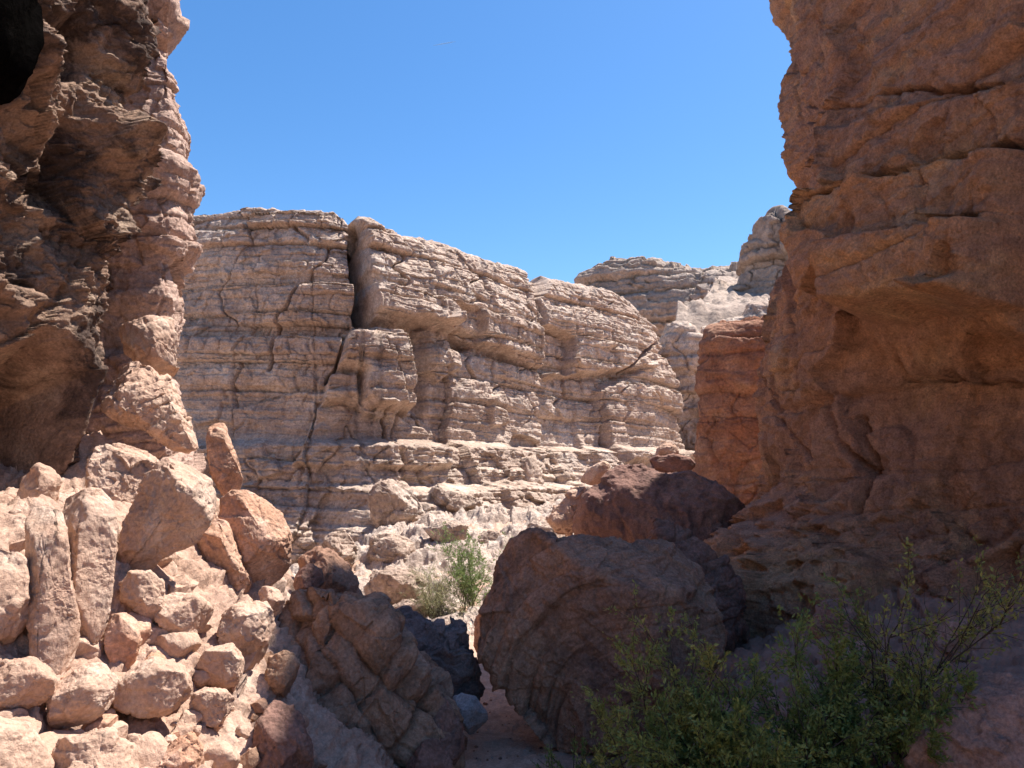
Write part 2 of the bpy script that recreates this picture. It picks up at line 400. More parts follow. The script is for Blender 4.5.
# ------------------------------------------------------------------ walls: a face that follows a plan, with a lean, a top and a back
class Wall:
    def __init__(self, plan, smooth=3):
        p = np.array(plan, float)
        for _ in range(smooth):
            q = np.empty((2 * len(p), 2)); q[0] = p[0]; q[-1] = p[-1]
            q[1:-1:2] = p[:-1] * 0.75 + p[1:] * 0.25; q[2:-1:2] = p[:-1] * 0.25 + p[1:] * 0.75
            p = q
        d = np.concatenate([[0], np.cumsum(np.hypot(*np.diff(p, axis=0).T))])
        self.S = np.linspace(0, d[-1], 4000)
        self.X = np.interp(self.S, d, p[:, 0]); self.Y = np.interp(self.S, d, p[:, 1])
        tx = np.gradient(self.X); ty = np.gradient(self.Y)
        k = np.ones(61) / 61
        tx = np.convolve(np.pad(tx, 30, 'edge'), k, 'valid'); ty = np.convolve(np.pad(ty, 30, 'edge'), k, 'valid')
        L = np.hypot(tx, ty); self.NX = ty / L; self.NY = -tx / L
        vis = self.Y > 0.5
        ratio = np.where(vis, self.X / np.where(vis, self.Y, 1), np.nan)
        self.ratio = ratio
    def s_of(self, px, py):
        r = ray(px, py)[0]
        d = np.abs(self.ratio - r); d[np.isnan(d)] = 9
        m = d.min(); c = np.nonzero(d < m + 0.002)[0]
        i = c[np.argmin(self.Y[c])]
        return self.S[i]
    def sz(self, px, py):
        s = self.s_of(px, py); y = np.interp(s, self.S, self.Y)
        return float(s), float(EYE + ray(px, py)[1] * y)
    def pts(self, lst):
        return [self.sz(*q) for q in lst]
    def build(self, name, mat, top, z0, prof, disp, nu, nv, cap=3.0, capr=0.6, ncap=60, zvis=None, s0=0.0, s1=None, wob=0.0, caps=0.12, flat_run=False):
        s1 = s1 or self.S[-1]
        sel = (self.S >= s0) & (self.S <= s1)
        S = self.S[sel]; dist = np.hypot(self.X[sel], self.Y[sel]) ; dist = np.where(self.Y[sel] < 0.5, dist * 6 + 8, dist)
        wgt = np.concatenate([[0], np.cumsum(np.diff(S) / dist[1:])]); wgt /= wgt[-1]
        s = np.interp(np.linspace(0, 1, nu), wgt, S)
        H = top(s) if callable(top) else np.interp(s, [q[0] for q in top], [q[1] for q in top])
        Z0 = z0(s) if callable(z0) else np.full(nu, z0)
        t = np.linspace(0, 1, nv)
        if zvis is not None:
            Zv = np.minimum(np.full(nu, zvis), H)
            z1 = Z0[:, None] + (Zv - Z0)[:, None] * np.minimum(t / 0.86, 1)[None, :]
            zf = np.where(t[None, :] <= 0.86, z1, Zv[:, None] + (H - Zv)[:, None] * ((t - 0.86) / 0.14)[None, :])
        else:
            zf = Z0[:, None] + (H - Z0)[:, None] * t[None, :]
        Sf = np.repeat(s[:, None], nv, 1)
        ef = prof(Sf, zf, H[:, None])
        # rounded shoulder, then the top running back
        tc = np.linspace(0, 1, ncap + 1)[1:]
        arc = np.minimum(tc / 0.4, 1) * math.pi / 2; run = np.maximum(tc - 0.4, 0) / 0.6
        ec = ef[:, -1:] - capr * (1 - np.cos(arc))[None, :] - cap * (run ** 1.5)[None, :]
        zc = H[:, None] + capr * np.sin(arc)[None, :] * 0.6 - caps * cap * run[None, :]
        E = np.concatenate([ef, ec], 1); Z = np.concatenate([zf, zc], 1); SS = np.repeat(s[:, None], nv + ncap, 1)
        X = np.interp(SS, self.S, self.X) + np.interp(SS, self.S, self.NX) * E
        Y = np.interp(SS, self.S, self.Y) + np.interp(SS, self.S, self.NY) * E
        P = vec(X, Y, Z)
        du = np.gradient(P, axis=0); dv = np.gradient(P, axis=1)
        Nn = np.cross(du, dv); Nn /= np.linalg.norm(Nn, axis=-1, keepdims=True) + 1e-9
        if flat_run:
            # ledges and clefts cut straight back from the face, not along the slope of the crest
            wf = np.concatenate([np.ones(nv), np.linspace(1, 0, ncap)])[None, :, None]
            Nn = wf * vec(np.interp(SS, self.S, self.NX), np.interp(SS, self.S, self.NY), 0.15) + (1 - wf) * Nn
            Nn /= np.linalg.norm(Nn, axis=-1, keepdims=True)
        face = np.concatenate([np.ones(nv), np.linspace(1, 0.3, ncap)])[None, :] * np.ones((nu, 1))
        d = disp(SS.astype(f4), Z.astype(f4), P, face.astype(f4))
        P = P + Nn * d[..., None]
        if wob:
            P = P + wob * vec(perlin(P * 2.1, 71), perlin(P * 2.1, 72), perlin(P * 2.1, 73))
        if name is None: return P
        me = mesh_from(name, P, grid_faces(nu, P.shape[1]), mat)
        return obj(name, me)

def project(P):
    d = P.reshape(-1, 3) - np.array((0, 0, EYE)); c, sn = math.cos(PITCH), math.sin(PITCH)
    w = d[:, 1] * c + d[:, 2] * sn; v = -d[:, 1] * sn + d[:, 2] * c; ok = w > 0.5
    return 512 + FPX * d[ok, 0] / w[ok], 384 - FPX * v[ok] / w[ok]

def fit(tag_, sil, ee, side, depth, coarse):
    # dev aid: prints lean values that put the worn edge where the survey table has it
    ee = list(ee)
    for it in range(4):
        X, Y = project(coarse(ee))
        for i, (py, px) in enumerate(sil):
            if py < -20 or py > 530: continue
            m = np.abs(Y - py) < 7
            if not m.any(): continue
            e = X[m].max() if side > 0 else X[m].min()
            ee[i] += 0.8 * side * (px - e) / FPX * depth
    print('FIT', tag_, [round(float(v), 3) for v in ee])
    return ee

# ---- the far banded cliff across the canyon
def far_cliff():
    W = Wall([(-19, 25.5), at(170, 400, 22.4)[:2], at(250, 400, 21.9)[:2], at(320, 400, 21.7)[:2], at(385, 400, 22.4)[:2], at(450, 400, 24.2)[:2], at(560, 400, 28.5)[:2], at(640, 400, 32.0)[:2], at(672, 400, 34.5)[:2], (8.6, 39.0), (10, 50)], 2)
    tp = W.pts([(165, 190), (205, 187), (230, 184), (260, 187), (300, 185), (330, 184), (345, 192), (360, 206), (364, 232), (372, 232), (376, 222), (379, 206), (387, 207), (398, 210), (404, 217), (430, 230), (470, 241), (500, 249), (520, 257), (545, 264), (575, 274), (600, 280), (620, 284), (640, 289), (655, 298), (664, 311), (671, 325)])
    tp = [(0, tp[0][1])] + [(s, z - 0.36) for s, z in tp] + [(W.S[-1], tp[-1][1] - 1)]
    sl = W.s_of(320, 470)
    def prof(s, z, H):
        k = 0.35 + 0.65 * sstep(sl, sl + 1.5, s)
        kn = np.ones(161) / 161; H = np.convolve(np.pad(H[:, 0], 80, 'edge'), kn, 'valid')[:, None]
        return -0.13 * (z - 1.0) + k * (0.9 * sstep(2.5, 2.2, z) + 0.35 * sstep(2.0, 1.3, z) + 1.0 * sstep(1.25, 0.98, z) + 0.4 * sstep(0.9, 0.3, z) + 1.1 * sstep(0.2, -0.05, z)) - 0.16 * np.clip(z - (H - 2.0), 0, 9) ** 1.6
    B = lambda l: W.pts(l)
    cr = [([(370, 205), (366, 230), (365, 255), (367, 285), (368, 325)], 0.30, 2.6), ([(288, 280), (280, 300), (269, 313), (264, 338), (261, 368)], 0.07, 0.5),
          ([(349, 335), (338, 365), (327, 383)], 0.07, 0.5), ([(549, 296), (548, 321), (551, 375)], 0.09, 0.8), ([(627, 373), (646, 354), (660, 345)], 0.07, 0.7),
          ([(605, 385), (600, 462)], 0.06, 0.5), ([(664, 312), (668, 350)], 0.09, 0.5), ([(384, 412), (386, 470)], 0.05, 0.4), ([(411, 380), (428, 430)], 0.05, 0.5)]
    cr = [(B(a), w, d) for a, w, d in cr]
    bp = [([(360, 325), (402, 332), (406, 361), (411, 376), (411, 414), (380, 412), (361, 405), (361, 377), (340, 368), (347, 335)], 0.75, 0.25),
          ([(328, 374), (358, 374), (361, 407), (322, 407)], 0.45, 0.2), ([(318, 407), (384, 405), (430, 434), (432, 468), (300, 468)], 0.3, 0.15),
          ([(376, 195), (552, 255), (552, 372), (430, 325), (374, 322)], 0.55, 0.25), ([(411, 325), (436, 335), (432, 420), (413, 410)], -0.5, 0.5),
          ([(456, 305), (486, 312), (486, 350), (460, 350)], -0.35, 0.15), ([(552, 295), (580, 265), (672, 300), (672, 345), (650, 372), (552, 378)], 0.6, 0.2),
          ([(552, 326), (582, 336), (578, 374), (552, 374)], -0.5, 0.12), ([(428, 330), (455, 318), (462, 372), (440, 384), (432, 370)], 0.3, 0.12),
          ([(487, 400), (505, 392), (512, 425), (490, 430)], 0.2, 0.1), ([(600, 390), (640, 372), (672, 350), (680, 460), (602, 465)], 0.45, 0.3)]
    bp = [(B(a), h, w) for a, h, w in bp]
    def disp(s, z, P, face):
        dipz = z + 0.03 * s + 0.07 * fbm(P * 0.18, 3, 4) + 0.03 * perlin(P * 1.4, 6)
        low = sstep(2.5, 2.1, z)
        cap_ = 0.35 + 0.65 * sstep(0.75, 1.0, face)
        upper = sstep(3.2, 5.2, z + 0.05 * (s - 12) + 0.6 * perlin(P * 0.3, 12))
        d = strata(dipz, s, 11, 0.62, 0.30, 0.26, hfreq=0.22, block=2.2, bamp=0.10, bgroove=0.22, power=9) * (0.14 + 0.95 * upper + 0.4 * low) * cap_
        d += strata(dipz + 0.05 * perlin(P * 2.5, 7), s, 12, 0.17, 0.085, 0.10, hfreq=0.5, block=0.9, bamp=0.035, bgroove=0.06, power=8) * (0.24 + 0.85 * upper + 0.3 * low) * cap_
        d += (0.20 * low + 0.02) * facets(vec(s * 0.9, z * 1.5, 0 * s) + 0.3 * vec(perlin(P * 1.1, 15), perlin(P * 1.1, 16), 0 * s), 17, 0.5) + (0.05 * upper + 0.06 * low + 0.012) * facets(P * 3.3, 18, 0.7)
        d += strata(dipz + 0.04 * perlin(P * 3.5, 8), s, 13, 0.085, 0.03, 0.035, hfreq=0.9) * (0.35 + 0.65 * sstep(-0.1, 0.3, fbm(P * 0.5, 3, 46)))
        # broken, flaking patches on the lower face
        f1, f2, idn = worley(vec(s * 1.1, z * 0.7, 0 * s) + 0.35 * vec(perlin(P * 1.7, 1), perlin(P * 1.7, 2), 0 * s), 5)
        patch = sstep(0.05, 0.3, fbm(P * 0.35, 3, 44)) * (1 - upper)
        d += patch * (0.09 * (idn - 0.5) - 0.10 * (1 - sstep(0, 0.12, f2 - f1)))
        uj = s / 2.3 + 0.22 * perlin(vec(s * 0.3, z * 0.45, 0 * s), 27) + 0.03 * perlin(P * 2.5, 28)
        cj = np.floor(uj); fj = np.minimum(uj - cj, 1 - (uj - cj)) * 2.3; kz = np.floor(z / 1.9 + rnd01(cj, 30) + 0.3 * perlin(P * 0.8, 33))
        d += cap_ * (0.42 * (1 - 0.75 * upper) * (rnd2(cj, kz, 29) - 0.5) - 0.09 * (rnd2(cj, kz, 32) > 0.55) * (1 - sstep(0.015, 0.10, fj)))
        d += 0.34 * cap_ * fbm(P * 0.22, 3, 21) + 0.08 * fbm(P * 1.3, 4, 22, ridged=True) + 0.03 * fbm(P * 5, 4, 23, gain=0.65)
        for pts, h, w in bp: d += 1.15 * face * bump(s + 0.10 * perlin(P * 2, 51), z + 0.10 * perlin(P * 2, 52), pts, h, w)
        for pts, w, dep in cr:
            q = seg_dist(s + 0.08 * perlin(P * 2.2, 61), z, pts); d -= dep * (1 - sstep(w * 0.35, w * 1.1, q))
        return d
    o = W.build('far_cliff', M['pale'], tp, -2.0, prof, disp, 1150, 620, cap=5, capr=0.35, ncap=90, s0=W.s_of(150, 400) - 3, flat_run=True)
    tag(o, 'long grey-tan banded cliff in sun across the canyon, split by a dark vertical cleft', 'cliff')
far_cliff()

# ---- far mesa, tower, scree, pale ledge cliff
def generic_disp(thick, amp, groove, fb, seed, dip=0.0, block=None, vert=0.0):
    def disp(s, z, P, face):
        w = z + dip * s + thick * 0.4 * fbm(P * (0.15 / thick), 3, seed)
        d = strata(w, s, seed + 1, thick, amp, groove, hfreq=0.14 / thick, block=block, bamp=amp * 0.5, bgroove=groove)
        d += strata(w, s, seed + 2, thick * 0.3, amp * 0.35, groove * 0.45, hfreq=0.3 / thick, block=(block or thick * 4) * 0.4, bamp=amp * 0.15, bgroove=groove * 0.3)
        d += fb * fbm(P * (0.25 / thick), 4, seed + 3) + fb * 0.15 * fbm(P * (2.5 / thick), 4, seed + 4)
        if vert: d += vert * fbm(vec(P[..., 0] * 0.8 / thick, P[..., 1] * 0.8 / thick, z * 0.12 / thick), 3, seed + 6, ridged=True)
        return d
    return disp

def scree():
    a = np.linspace(0, 1, 300); b = np.linspace(0, 1, 260)
    A, Bq = np.meshgrid(a, b, indexing='ij')
    y = 40 + 50 * Bq
    xl = np.interp(Bq, [0, 1], [at(640, 345, 44)[0], at(708, 275, 90)[0]]); xr = np.interp(Bq, [0, 1], [16.0, 40.0])
    x = xl + (xr - xl) * A
    zl = np.interp(Bq, [0, 0.5, 1], [at(650, 322, 44)[2], at(672, 308, 67)[2], at(715, 277, 90)[2]])
    z = zl + 0.02 * (x - xl) * 1.0
    P = vec(x, y, z)
    f1, f2, idn = worley(P * 0.9, 6)
    z = z + 0.7 * fbm(P * 0.12, 4, 6) + 0.5 * (idn > 0.7) * sstep(0.6, 0.1, f1) + 0.2 * fbm(P * 0.9, 4, 7) - 6 * sstep(0.08, 0, A) - 5 * sstep(0.14, 0.0, Bq)
    me = mesh_from('scree_slope', vec(x, y, z), grid_faces(300, 260), M['scree'])
    tag(obj('scree_slope', me), kind='structure')
scree()

# ---- right wall
def right_wall():
    plan = [(14, 14.4), (7.5, 14.6), at(781, 200, 13.7)[:2], at(790, 200, 12.9)[:2], at(806, 200, 11.4)[:2], at(832, 200, 9.9)[:2], at(880, 200, 9.1)[:2], at(960, 200, 8.2)[:2], at(1024, 200, 7.5)[:2], (5.6, 5.5), (5.3, 2.0), (5.3, -4), (5.5, -14)]
    W = Wall(plan, 3)
    sc = W.s_of(788, 200)
    zz = lambda py: EYE + ray(788, py)[1] * 14.0
    sil = [(545, 742), (510, 754), (470, 764), (430, 762), (380, 761), (330, 765), (290, 775), (240, 785), (210, 789), (190, 788), (170, 787), (130, 788), (90, 790), (60, 789), (30, 780), (0, 768), (-120, 760)]
    ez = [zz(a) for a, b in sil]; ee = [0.5, 0.35, 0.3, 0.35, 0.32, 0.08, -0.15, -0.38, -0.44, -0.3, -0.34, -0.34, -0.62, -0.42, -0.3, -0.08, 0.0]
    s_in = W.s_of(832, 200)
    def top(s):
        y = np.interp(s, W.S, W.Y)
        return np.interp(y, [3.0, 4.2, 6.0, 8, 10.6, 12.4, 14], [2.2, 4.5, 13.5, 14.7, 14.2, 12.5, 11.0])  # unseen heights shaped for the light: low near end lets bounce fill in
    def prof(s, z, H):
        e1 = np.interp(z, ez, ee)
        w = 1 - sstep(sc + 1.5, s_in + 0.8, s)
        e2 = 0.05 * (np.minimum(z, 6) - 3) - 0.05 * np.maximum(z - 8, 0) + 0.7 * sstep(1.1, 0.0, z)
        flare = 1.2 * sstep(1.6, 0.2, z) * sstep(sc + 0.5, sc + 2.5, s) * (1 - sstep(s_in, s_in + 2, s))
        return w * e1 + (1 - w) * e2 + flare
    B = W.pts
    up = [([(842, 203), (890, 186), (960, 172), (1060, 158), (1060, 312), (990, 318), (930, 326), (872, 318), (850, 300), (838, 250)], 0.55, 0.12),
          ([(885, 262), (940, 250), (1060, 236), (1060, 312), (990, 318), (930, 326), (880, 318)], 0.32, 0.10),
          ([(835, 130), (870, 118), (940, 105), (1060, 85), (1060, 150), (960, 168), (845, 198)], 0.22, 0.12),
          ([(995, 318), (1010, 300), (1060, 295), (1060, 350), (1020, 345)], 0.45, 0.2),
          ([(868, 330), (1060, 318), (1060, 420), (880, 430)], -0.25, 0.8)]
    up = [(B(a), h, w) for a, h, w in up]
    cr = [([(805, 130), (835, 112), (870, 100), (930, 96), (1040, 84)], 0.03, 0.15), ([(850, 205), (890, 190), (930, 188), (980, 170), (1040, 155)], 0.05, 0.3), ([(885, 262), (940, 252), (1040, 234)], 0.04, 0.25),
          ([(895, 374), (960, 377), (1040, 377)], 0.025, 0.12), ([(780, 318), (786, 345), (790, 372), (797, 398)], 0.06, 0.5), ([(800, 350), (812, 385), (825, 430), (838, 470)], 0.05, 0.4), ([(842, 400), (850, 440), (868, 475)], 0.06, 0.5),
          ([(812, 440), (820, 485)], 0.05, 0.3), ([(860, 420), (872, 470), (874, 510)], 0.06, 0.4)]
    cr = [(B(a), w, d) for a, w, d in cr]
    def disp(s, z, P, face):
        w = z - 0.10 * (s - sc) + 0.25 * fbm(P * 0.35, 3, 3) + 0.04 * perlin(P * 2.3, 5)
        d = strata(w, s, 21, 1.1, 0.13, 0.12, hfreq=0.25, power=12) * (0.3 + 0.7 * sstep(s_in - 0.8, s_in + 0.6, s))
        d += strata(w, s, 22, 0.3, 0.06, 0.07, hfreq=0.5, block=1.3, bamp=0.03, bgroove=0.05, power=8) * (0.3 + 0.9 * sstep(0, 0.35, fbm(P * 0.45, 3, 31)))
        # vertical flutes on the part that runs away
        fl = fbm(vec(P[..., 0] * 1.1, P[..., 1] * 1.1, z * 0.22), 4, 33, ridged=True)
        wv = 1 - 0.75 * sstep(s_in - 0.5, s_in + 1.0, s)
        d += 0.30 * wv * fl
        # conchoidal spalls
        q = P * vec(0.8, 0.8, 0.5) + 0.30 * vec(perlin(P * 1.3, 81), perlin(P * 1.3, 82), perlin(P * 1.3, 83))
        near = sstep(s_in - 0.8, s_in + 0.6, s)
        d += (0.06 + 0.14 * near) * facets(q, 34, 0.35) + 0.26 * (1 - near) * facets(P * vec(1.3, 1.3, 0.22) + 0.2 * vec(perlin(P * 1.3, 84), perlin(P * 1.3, 85), 0 * z), 86, 0.6)
        q = P * vec(2.4, 2.4, 1.4) + 0.3 * vec(perlin(P * 3.4, 81), perlin(P * 3.4, 82), perlin(P * 3.4, 83))
        d += 0.075 * facets(q, 35, 0.7) * sstep(-0.25, 0.3, fbm(P * 0.6, 3, 37)) + 0.022 * facets(P * 7.5, 38, 0.8)
        d += 0.30 * fbm(P * 0.4, 3, 24) + 0.08 * fbm(P * 2.0, 5, 25, ridged=True, gain=0.58) + 0.035 * fbm(P * 8, 4, 26, gain=0.65)
        base = sstep(1.7, 0.6, z)
        d += base * (0.28 * facets(P * 1.7, 36, 0.7) + 0.10 * facets(P * 4.5, 40, 0.8) + 0.12 * fbm(P * 3, 4, 39))
        for pts, h, ww in up: d += bump(s, z + 0.10 * perlin(P * 1.5, 53), pts, h, ww)
        for pts, ww, dep in cr:
            qd = seg_dist(s, z + 0.10 * perlin(P * 1.8, 63) + 0.05 * perlin(P * 6, 65), pts); d -= dep * (0.4 + 0.6 * sstep(-0.2, 0.2, perlin(P * 1.1, 64))) * (1 - sstep(ww * 0.3, ww * 1.2, qd))
        return d
    def coarse(v):
        ee[:] = v; return W.build(None, None, top, -1.6, prof, disp, 330, 300, cap=8, capr=1.0, ncap=30, zvis=11.5, flat_run=True)
    if FIT: ee[:] = fit('right', sil, ee, -1, 14.0, coarse)
    o = W.build('canyon_wall', M['right'], top, -1.6, prof, disp, 1000, 900, cap=8, capr=1.0, ncap=30, zvis=11.5, flat_run=True)
    tag(o, 'towering brown-orange rock wall in shade, filling the right side from base to top', 'cliff')
right_wall()

# ---- left overhanging wall
def left_wall():
    W = Wall([(-5.5, -14), (-5.2, -4), (-4.9, 2), at(-160, 200, 5.0)[:2], at(-40, 200, 6.2)[:2], at(60, 200, 7.3)[:2], at(120, 200, 7.9)[:2], at(148, 200, 8.3)[:2], at(154, 200, 8.7)[:2], at(146, 200, 9.3)[:2], at(120, 200, 10.3)[:2], (-6.5, 12)], 2)
    zz = lambda py: EYE + ray(154, py)[1] * 8.6
    sil = [(520, 40), (490, 58), (470, 80), (440, 93), (410, 98), (395, 107), (370, 117), (330, 125), (290, 135), (256, 140), (240, 149), (200, 153), (170, 154), (150, 153), (125, 148), (100, 145), (70, 143), (30, 140), (0, 137), (-200, 132)]
    ez = [zz(a) for a, b in sil]; ee = [-1.0, -0.9, -0.62, -0.55, -0.446, -0.413, -0.36, -0.48, -0.46, -0.48, -0.3, -0.42, -0.14, -0.03, -0.23, -0.5, -0.36, -0.33, -0.364, -0.4]
    s_e = W.s_of(148, 200)
    def prof(s, z, H):
        return np.interp(z, ez, ee) + 0.19 * np.clip(z - 2.6, 0, 4.5) * (1 - sstep(s_e - 2.6, s_e - 0.6, s))
    B = W.pts
    bp = [([(25, 365), (80, 345), (132, 385), (128, 480), (60, 505), (10, 450)], -2.2, 1.1), ([(55, 15), (100, 12), (112, 75), (70, 70), (55, 40)], -0.28, 0.2),
          ([(75, 95), (108, 100), (95, 200), (62, 210)], -0.22, 0.25), ([(38, 300), (68, 300), (62, 360), (40, 350)], 0.2, 0.2), ([(0, 250), (75, 290), (70, 320), (0, 300)], 0.25, 0.2), ([(110, 100), (150, 120), (150, 180), (118, 150)], 0.2, 0.25)]
    bp = [(B(a), h, w) for a, h, w in bp]
    def disp(s, z, P, face):
        lump = sstep(2.4, 3.6, z + 0.4 * perlin(P * 0.7, 3))
        q = P + 0.12 * vec(perlin(P * 1.3, 81), perlin(P * 1.3, 82), perlin(P * 1.3, 83))
        d = 0.28 * facets(q * 1.0, 41, 0.35)
        d += (0.25 + 0.75 * lump) * (0.10 * np.abs(perlin(q * 1.6, 47)) + 0.07 * np.abs(perlin(q * 3.7, 48)) + 0.055 * np.abs(perlin(q * 8.0, 49)) + 0.04 * np.abs(perlin(q * 17.0, 50)) - 0.12)
        d += (0.25 + 0.75 * lump) * 0.10 * facets(q * 2.6, 42, 0.5)
        d += (0.25 + 0.75 * lump) * 0.045 * facets(q * 7.5, 43, 0.6)
        d += 0.35 * fbm(P * 0.5, 3, 44) + (0.04 + 0.10 * lump) * fbm(P * 2.4, 5, 45, ridged=True) + 0.03 * fbm(P * 9, 4, 46, gain=0.6) * (0.5 + lump)
        for pts, h, w in bp: d += bump(s + 0.1 * perlin(P * 2, 3), z + 0.1 * perlin(P * 2, 4), pts, h, w)
        return d
    def coarse(v):
        ee[:] = v; return W.build(None, None, [(0, 9.0), (W.S[-1], 9.0)], 0.6, prof, disp, 210, 240, cap=5, capr=0.8, ncap=30, zvis=6.6, flat_run=True)
    if FIT: ee[:] = fit('left', sil, ee, 1, 8.6, coarse)
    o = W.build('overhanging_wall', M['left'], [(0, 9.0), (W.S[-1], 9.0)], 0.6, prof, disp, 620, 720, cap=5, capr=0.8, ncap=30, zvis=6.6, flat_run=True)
    tag(o, 'rough lumpy brown rock wall overhanging a dark hollow along the left edge', 'cliff')
left_wall()

def left_column():
    W = Wall([(-8.5, 11.0), at(110, 200, 11.0)[:2], at(160, 200, 11.1)[:2], at(184, 200, 11.4)[:2], at(196, 200, 12.0)[:2], at(197, 200, 12.8)[:2], at(180, 200, 13.8)[:2], (-9, 14.8)], 2)
    zz = lambda py: EYE + ray(197, py)[1] * 11.5
    sil = [(470, 205), (420, 194), (390, 181), (350, 177), (330, 180), (300, 190), (270, 197), (256, 200), (230, 202), (200, 202), (168, 200), (150, 191), (120, 188), (90, 182), (60, 175), (36, 168), (30, 178), (15, 182), (0, 184), (-200, 176)]
    ez = [zz(a) for a, b in sil]; ee = [0.05, 0.05, -0.18, -0.33, -0.25, -0.12, -0.2, -0.22, 0.0, -0.1, -0.04, -0.19, -0.2, -0.3, -0.6, -1.0, -0.8, -0.6, -0.4, -0.5]
    def prof(s, z, H): return np.interp(z, ez, ee)
    def disp(s, z, P, face):
        w = z - 0.10 * s + 0.12 * fbm(P * 0.6, 3, 3)
        d = strata(w, s, 51, 0.5, 0.10, 0.13, hfreq=0.4, block=1.5, bamp=0.05, bgroove=0.06, power=6)
        d += strata(w, s, 52, 0.16, 0.03, 0.03, hfreq=0.8)
        d += 0.16 * facets(P * 1.5 + 0.2 * perlin(P * 2, 58)[..., None], 54, 0.5) + 0.035 * facets(P * 5, 59, 0.7)
        return d + 0.10 * fbm(P * 1.1, 4, 55) + 0.03 * fbm(P * 5, 4, 56, ridged=True) + 0.012 * fbm(P * 14, 3, 57)
    def coarse(v):
        ee[:] = v; return W.build(None, None, [(0, 15.0), (W.S[-1], 15.0)], 0.2, prof, disp, 180, 280, cap=2, capr=0.5, ncap=20, zvis=8.8, flat_run=True)
    if FIT: ee[:] = fit('column', sil, ee, 1, 11.5, coarse)
    o = W.build('rock_column', M['column'], [(0, 15.0), (W.S[-1], 15.0)], 0.2, prof, disp, 360, 600, cap=1.5, capr=0.5, ncap=20, zvis=8.8, flat_run=True)
    tag(o, 'mauve-brown column of stacked rounded beds standing just behind the overhanging left wall', 'cliff')
left_column()

# ------------------------------------------------------------------ boulders
_ico = {}
def ico(level):
    if level not in _ico:
        import bmesh
        bm = bmesh.new(); bmesh.ops.create_icosphere(bm, subdivisions=level, radius=1.0)
        bm.verts.ensure_lookup_table()
        V = np.array([v.co[:] for v in bm.verts], f4); F = np.array([[v.index for v in f.verts] for f in bm.faces], np.int32)
        bm.free(); _ico[level] = (V, F)
    return _ico[level]

